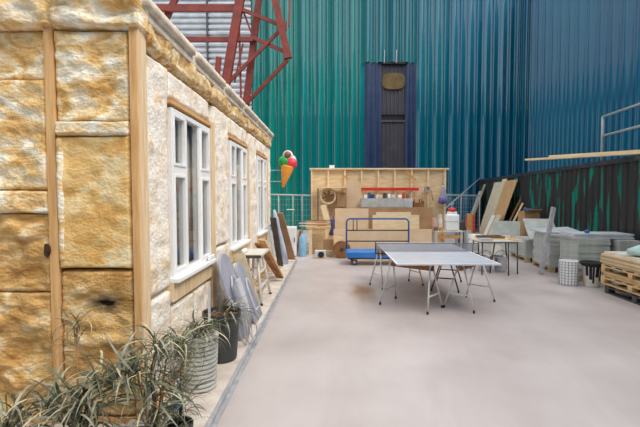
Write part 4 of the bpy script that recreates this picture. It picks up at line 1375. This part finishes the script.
for k, (an, z0, w) in enumerate(((-2.3, .15, .05), (-2.0, .08, .035), (-1.6, .2, .06), (-1.2, .12, .03), (-2.7, .22, .05))):
    r0, r1 = .122 + .125 * z0, .172
    MB().bar((5.10 + r0 * math.cos(an), 7.82 + r0 * math.sin(an), z0), (5.10 + r1 * math.cos(an), 7.82 + r1 * math.sin(an), .41), w, .012, up=(math.cos(an), math.sin(an), 0)).build('drip', 'rubber', b2)

# boards on pallets at the right
RP = R(-2)
def at_p(lx, ly, lz):
    p = Matrix.Rotation(RP, 3, 'Z') @ V(lx, ly, 0)
    return (4.95 + p.x, 5.92 + p.y, lz)


for i, (z0, mm, lb) in enumerate(((0, 'charcoal', 'black plastic pallet at the bottom of the board stack'), (.15, 'timber', 'lower wooden pallet under the stack of boards'), (.36, 'timber', 'upper wooden pallet under the stack of boards'))):
    p = at_p(0, 0 if i else -.12, z0)
    pallet(lb, p[0], p[1], 1.0, 1.5, z0, RP, mm, group='pallets under the boards')
for k in range(3):
    p = at_p(.02, 0, .295 + k * .021)
    o = MB().box(0, .96, 0, 1.46, 0, .02).build('flat_board', 'timber')
    o.location, o.rotation_euler = V(*p) + V(0, 0, 0), (0, 0, RP)
    o.data.transform(Matrix.Translation((.48, .73, 0)))
    tag(o, ('lowest', 'middle', 'topmost')[k] + ' of three tan boards sandwiched between the two wooden pallets', 'board', 'boards between the pallets')
for k in range(7):
    p = at_p(random.uniform(-.03, .03), random.uniform(-.03, .03), .506 + k * .034)
    o = MB().box(0, 1.0, 0, 1.5, 0, .032).build('flat_board', ('timber_grey', 'ply', 'timber', 'ply_light', 'timber_grey', 'ply', 'offwhite')[k])
    o.location, o.rotation_euler = p, (0, 0, RP + random.uniform(-.015, .015))
    o.data.transform(Matrix.Translation((.5, .75, 0)))
    tag(o, 'white topmost board of the stack on the pallets' if k == 6 else nth('tan board in the stack on top of the pallets', k, 7), 'board', 'boards stacked on the pallets')
mb_ = MB().lathe([(.06, 0), (.17, .03), (.18, .10), (.10, .17), (.02, .19)], (0, 0, 0), 16)
mb_.v = [V(5.22, 6.75, .748) + V(q.x * 1.2, q.y, q.z) * (1 + .15 * noise.noise(q * 9)) for q in mb_.v]
tag(mb_.build('plastic_bag', 'bag', smooth=True), 'mint green plastic bag on the white board stack', 'bag')

# ---------------------------------------------------------------- second table with clutter
t2 = thing('work_table', 'work table with thin dark legs loaded with papers and boards', 'table', (3.7, 9.3, 0))
MB().box(3.30, 4.28, 8.9, 9.7, .735, .765).build('table_top', 'offwhite', t2, bevel=.004)
for (xx, yy, fx, fy2) in ((3.40, 9.0, 3.37, 8.92), (3.96, 8.95, 3.93, 8.85), (4.18, 9.0, 4.22, 9.05), (3.70, 9.05, 3.64, 9.15), (3.42, 9.6, 3.38, 9.66), (4.18, 9.6, 4.24, 9.66)):
    MB().tube([(xx, yy, .735), (fx, fy2, 0)], .015).build('leg', 'dark_steel', t2, smooth=True)
MB().box(3.38, 4.2, 9.0, 9.6, .70, .735).build('apron', 'dark_steel', t2)
for k, (x0, x1, y0, y1, h, mm, lb) in enumerate(((3.38, 4.02, 9.08, 9.45, .03, 'ply_light', 'pale plywood offcut lying on the work table'), (3.32, 3.60, 9.46, 9.69, .075, 'white', 'thick pile of white paper on the work table'),
                                                (3.62, 4.24, 9.47, 9.68, .045, 'osb', 'mottled board at the back of the work table'), (4.03, 4.27, 8.95, 9.4, .022, 'timber', 'tan strip at the right edge of the work table'),
                                                (3.32, 3.60, 8.92, 9.06, .05, 'light_grey', 'grey folder at the left edge of the work table'))):
    tag(MB().box(x0, x1, y0, y1, .766, .766 + h).build(('plywood_offcut', 'paper_pile', 'mottled_board', 'wood_strip', 'grey_folder')[k], mm, bevel=.003), lb, ('offcut', 'paper', 'board', 'strip', 'folder')[k])
ty = thing('dark_tray', 'dark brown tray resting on the plywood offcut', 'tray', (3.65, 9.25, .797))
MB().box(3.40, 3.95, 9.10, 9.42, .797, .815).build('base', 'charcoal', ty)
for (x0, x1, y0, y1) in ((3.40, 3.95, 9.10, 9.115), (3.40, 3.95, 9.405, 9.42), (3.40, 3.415, 9.115, 9.405), (3.935, 3.95, 9.115, 9.405)):
    MB().box(x0, x1, y0, y1, .815, .845).build('side', 'brown', ty)
for k, (xx, yy) in enumerate(((3.62, 9.42), (3.98, 9.40))):
    p = thing('metal_pail', ('bright metal pail on the floor below the work table, left', 'bright metal pail on the floor below the work table, right')[k], 'pail', (xx, yy, 0), 'pails under the work table')
    MB().lathe([(.12, 0), (.13, .01), (.16, .34), (.17, .35), (.16, .36), (.15, .34), (.12, .03), (.01, .03)], (xx, yy, 0), 24).build('body', 'chrome', p, smooth=True)
    MB().tube([(xx - .16, yy, .33), (xx - .12, yy - .05, .45), (xx, yy - .07, .50), (xx + .12, yy - .05, .45), (xx + .16, yy, .33)], .006).build('handle', 'dark_steel', p, smooth=True)

# white sacks heaped between the side bench and the work table
for k, (xx, yy, h, r_, lb) in enumerate(((3.98, 11.0, .72, .20, 'tall white sack slumped behind the work table'), (4.50, 10.9, .52, .19, 'short white sack right of the tall sack behind the work table'))):
    sk = MB().lathe([(r_ * .85, 0), (r_, .05), (r_ * 1.02, h * .35), (r_ * .85, h * .75), (r_ * .4, h * .93), (r_ * .55, h)], (xx, yy, 0), 18)
    sk.v = [q + V(noise.noise(q * 6) * .05, noise.noise(q * 6 + V(4, 4, 4)) * .05, 0) for q in sk.v]
    tag(sk.build('white_sack', 'offwhite', smooth=True), lb, 'sack', 'sacks behind the work table')
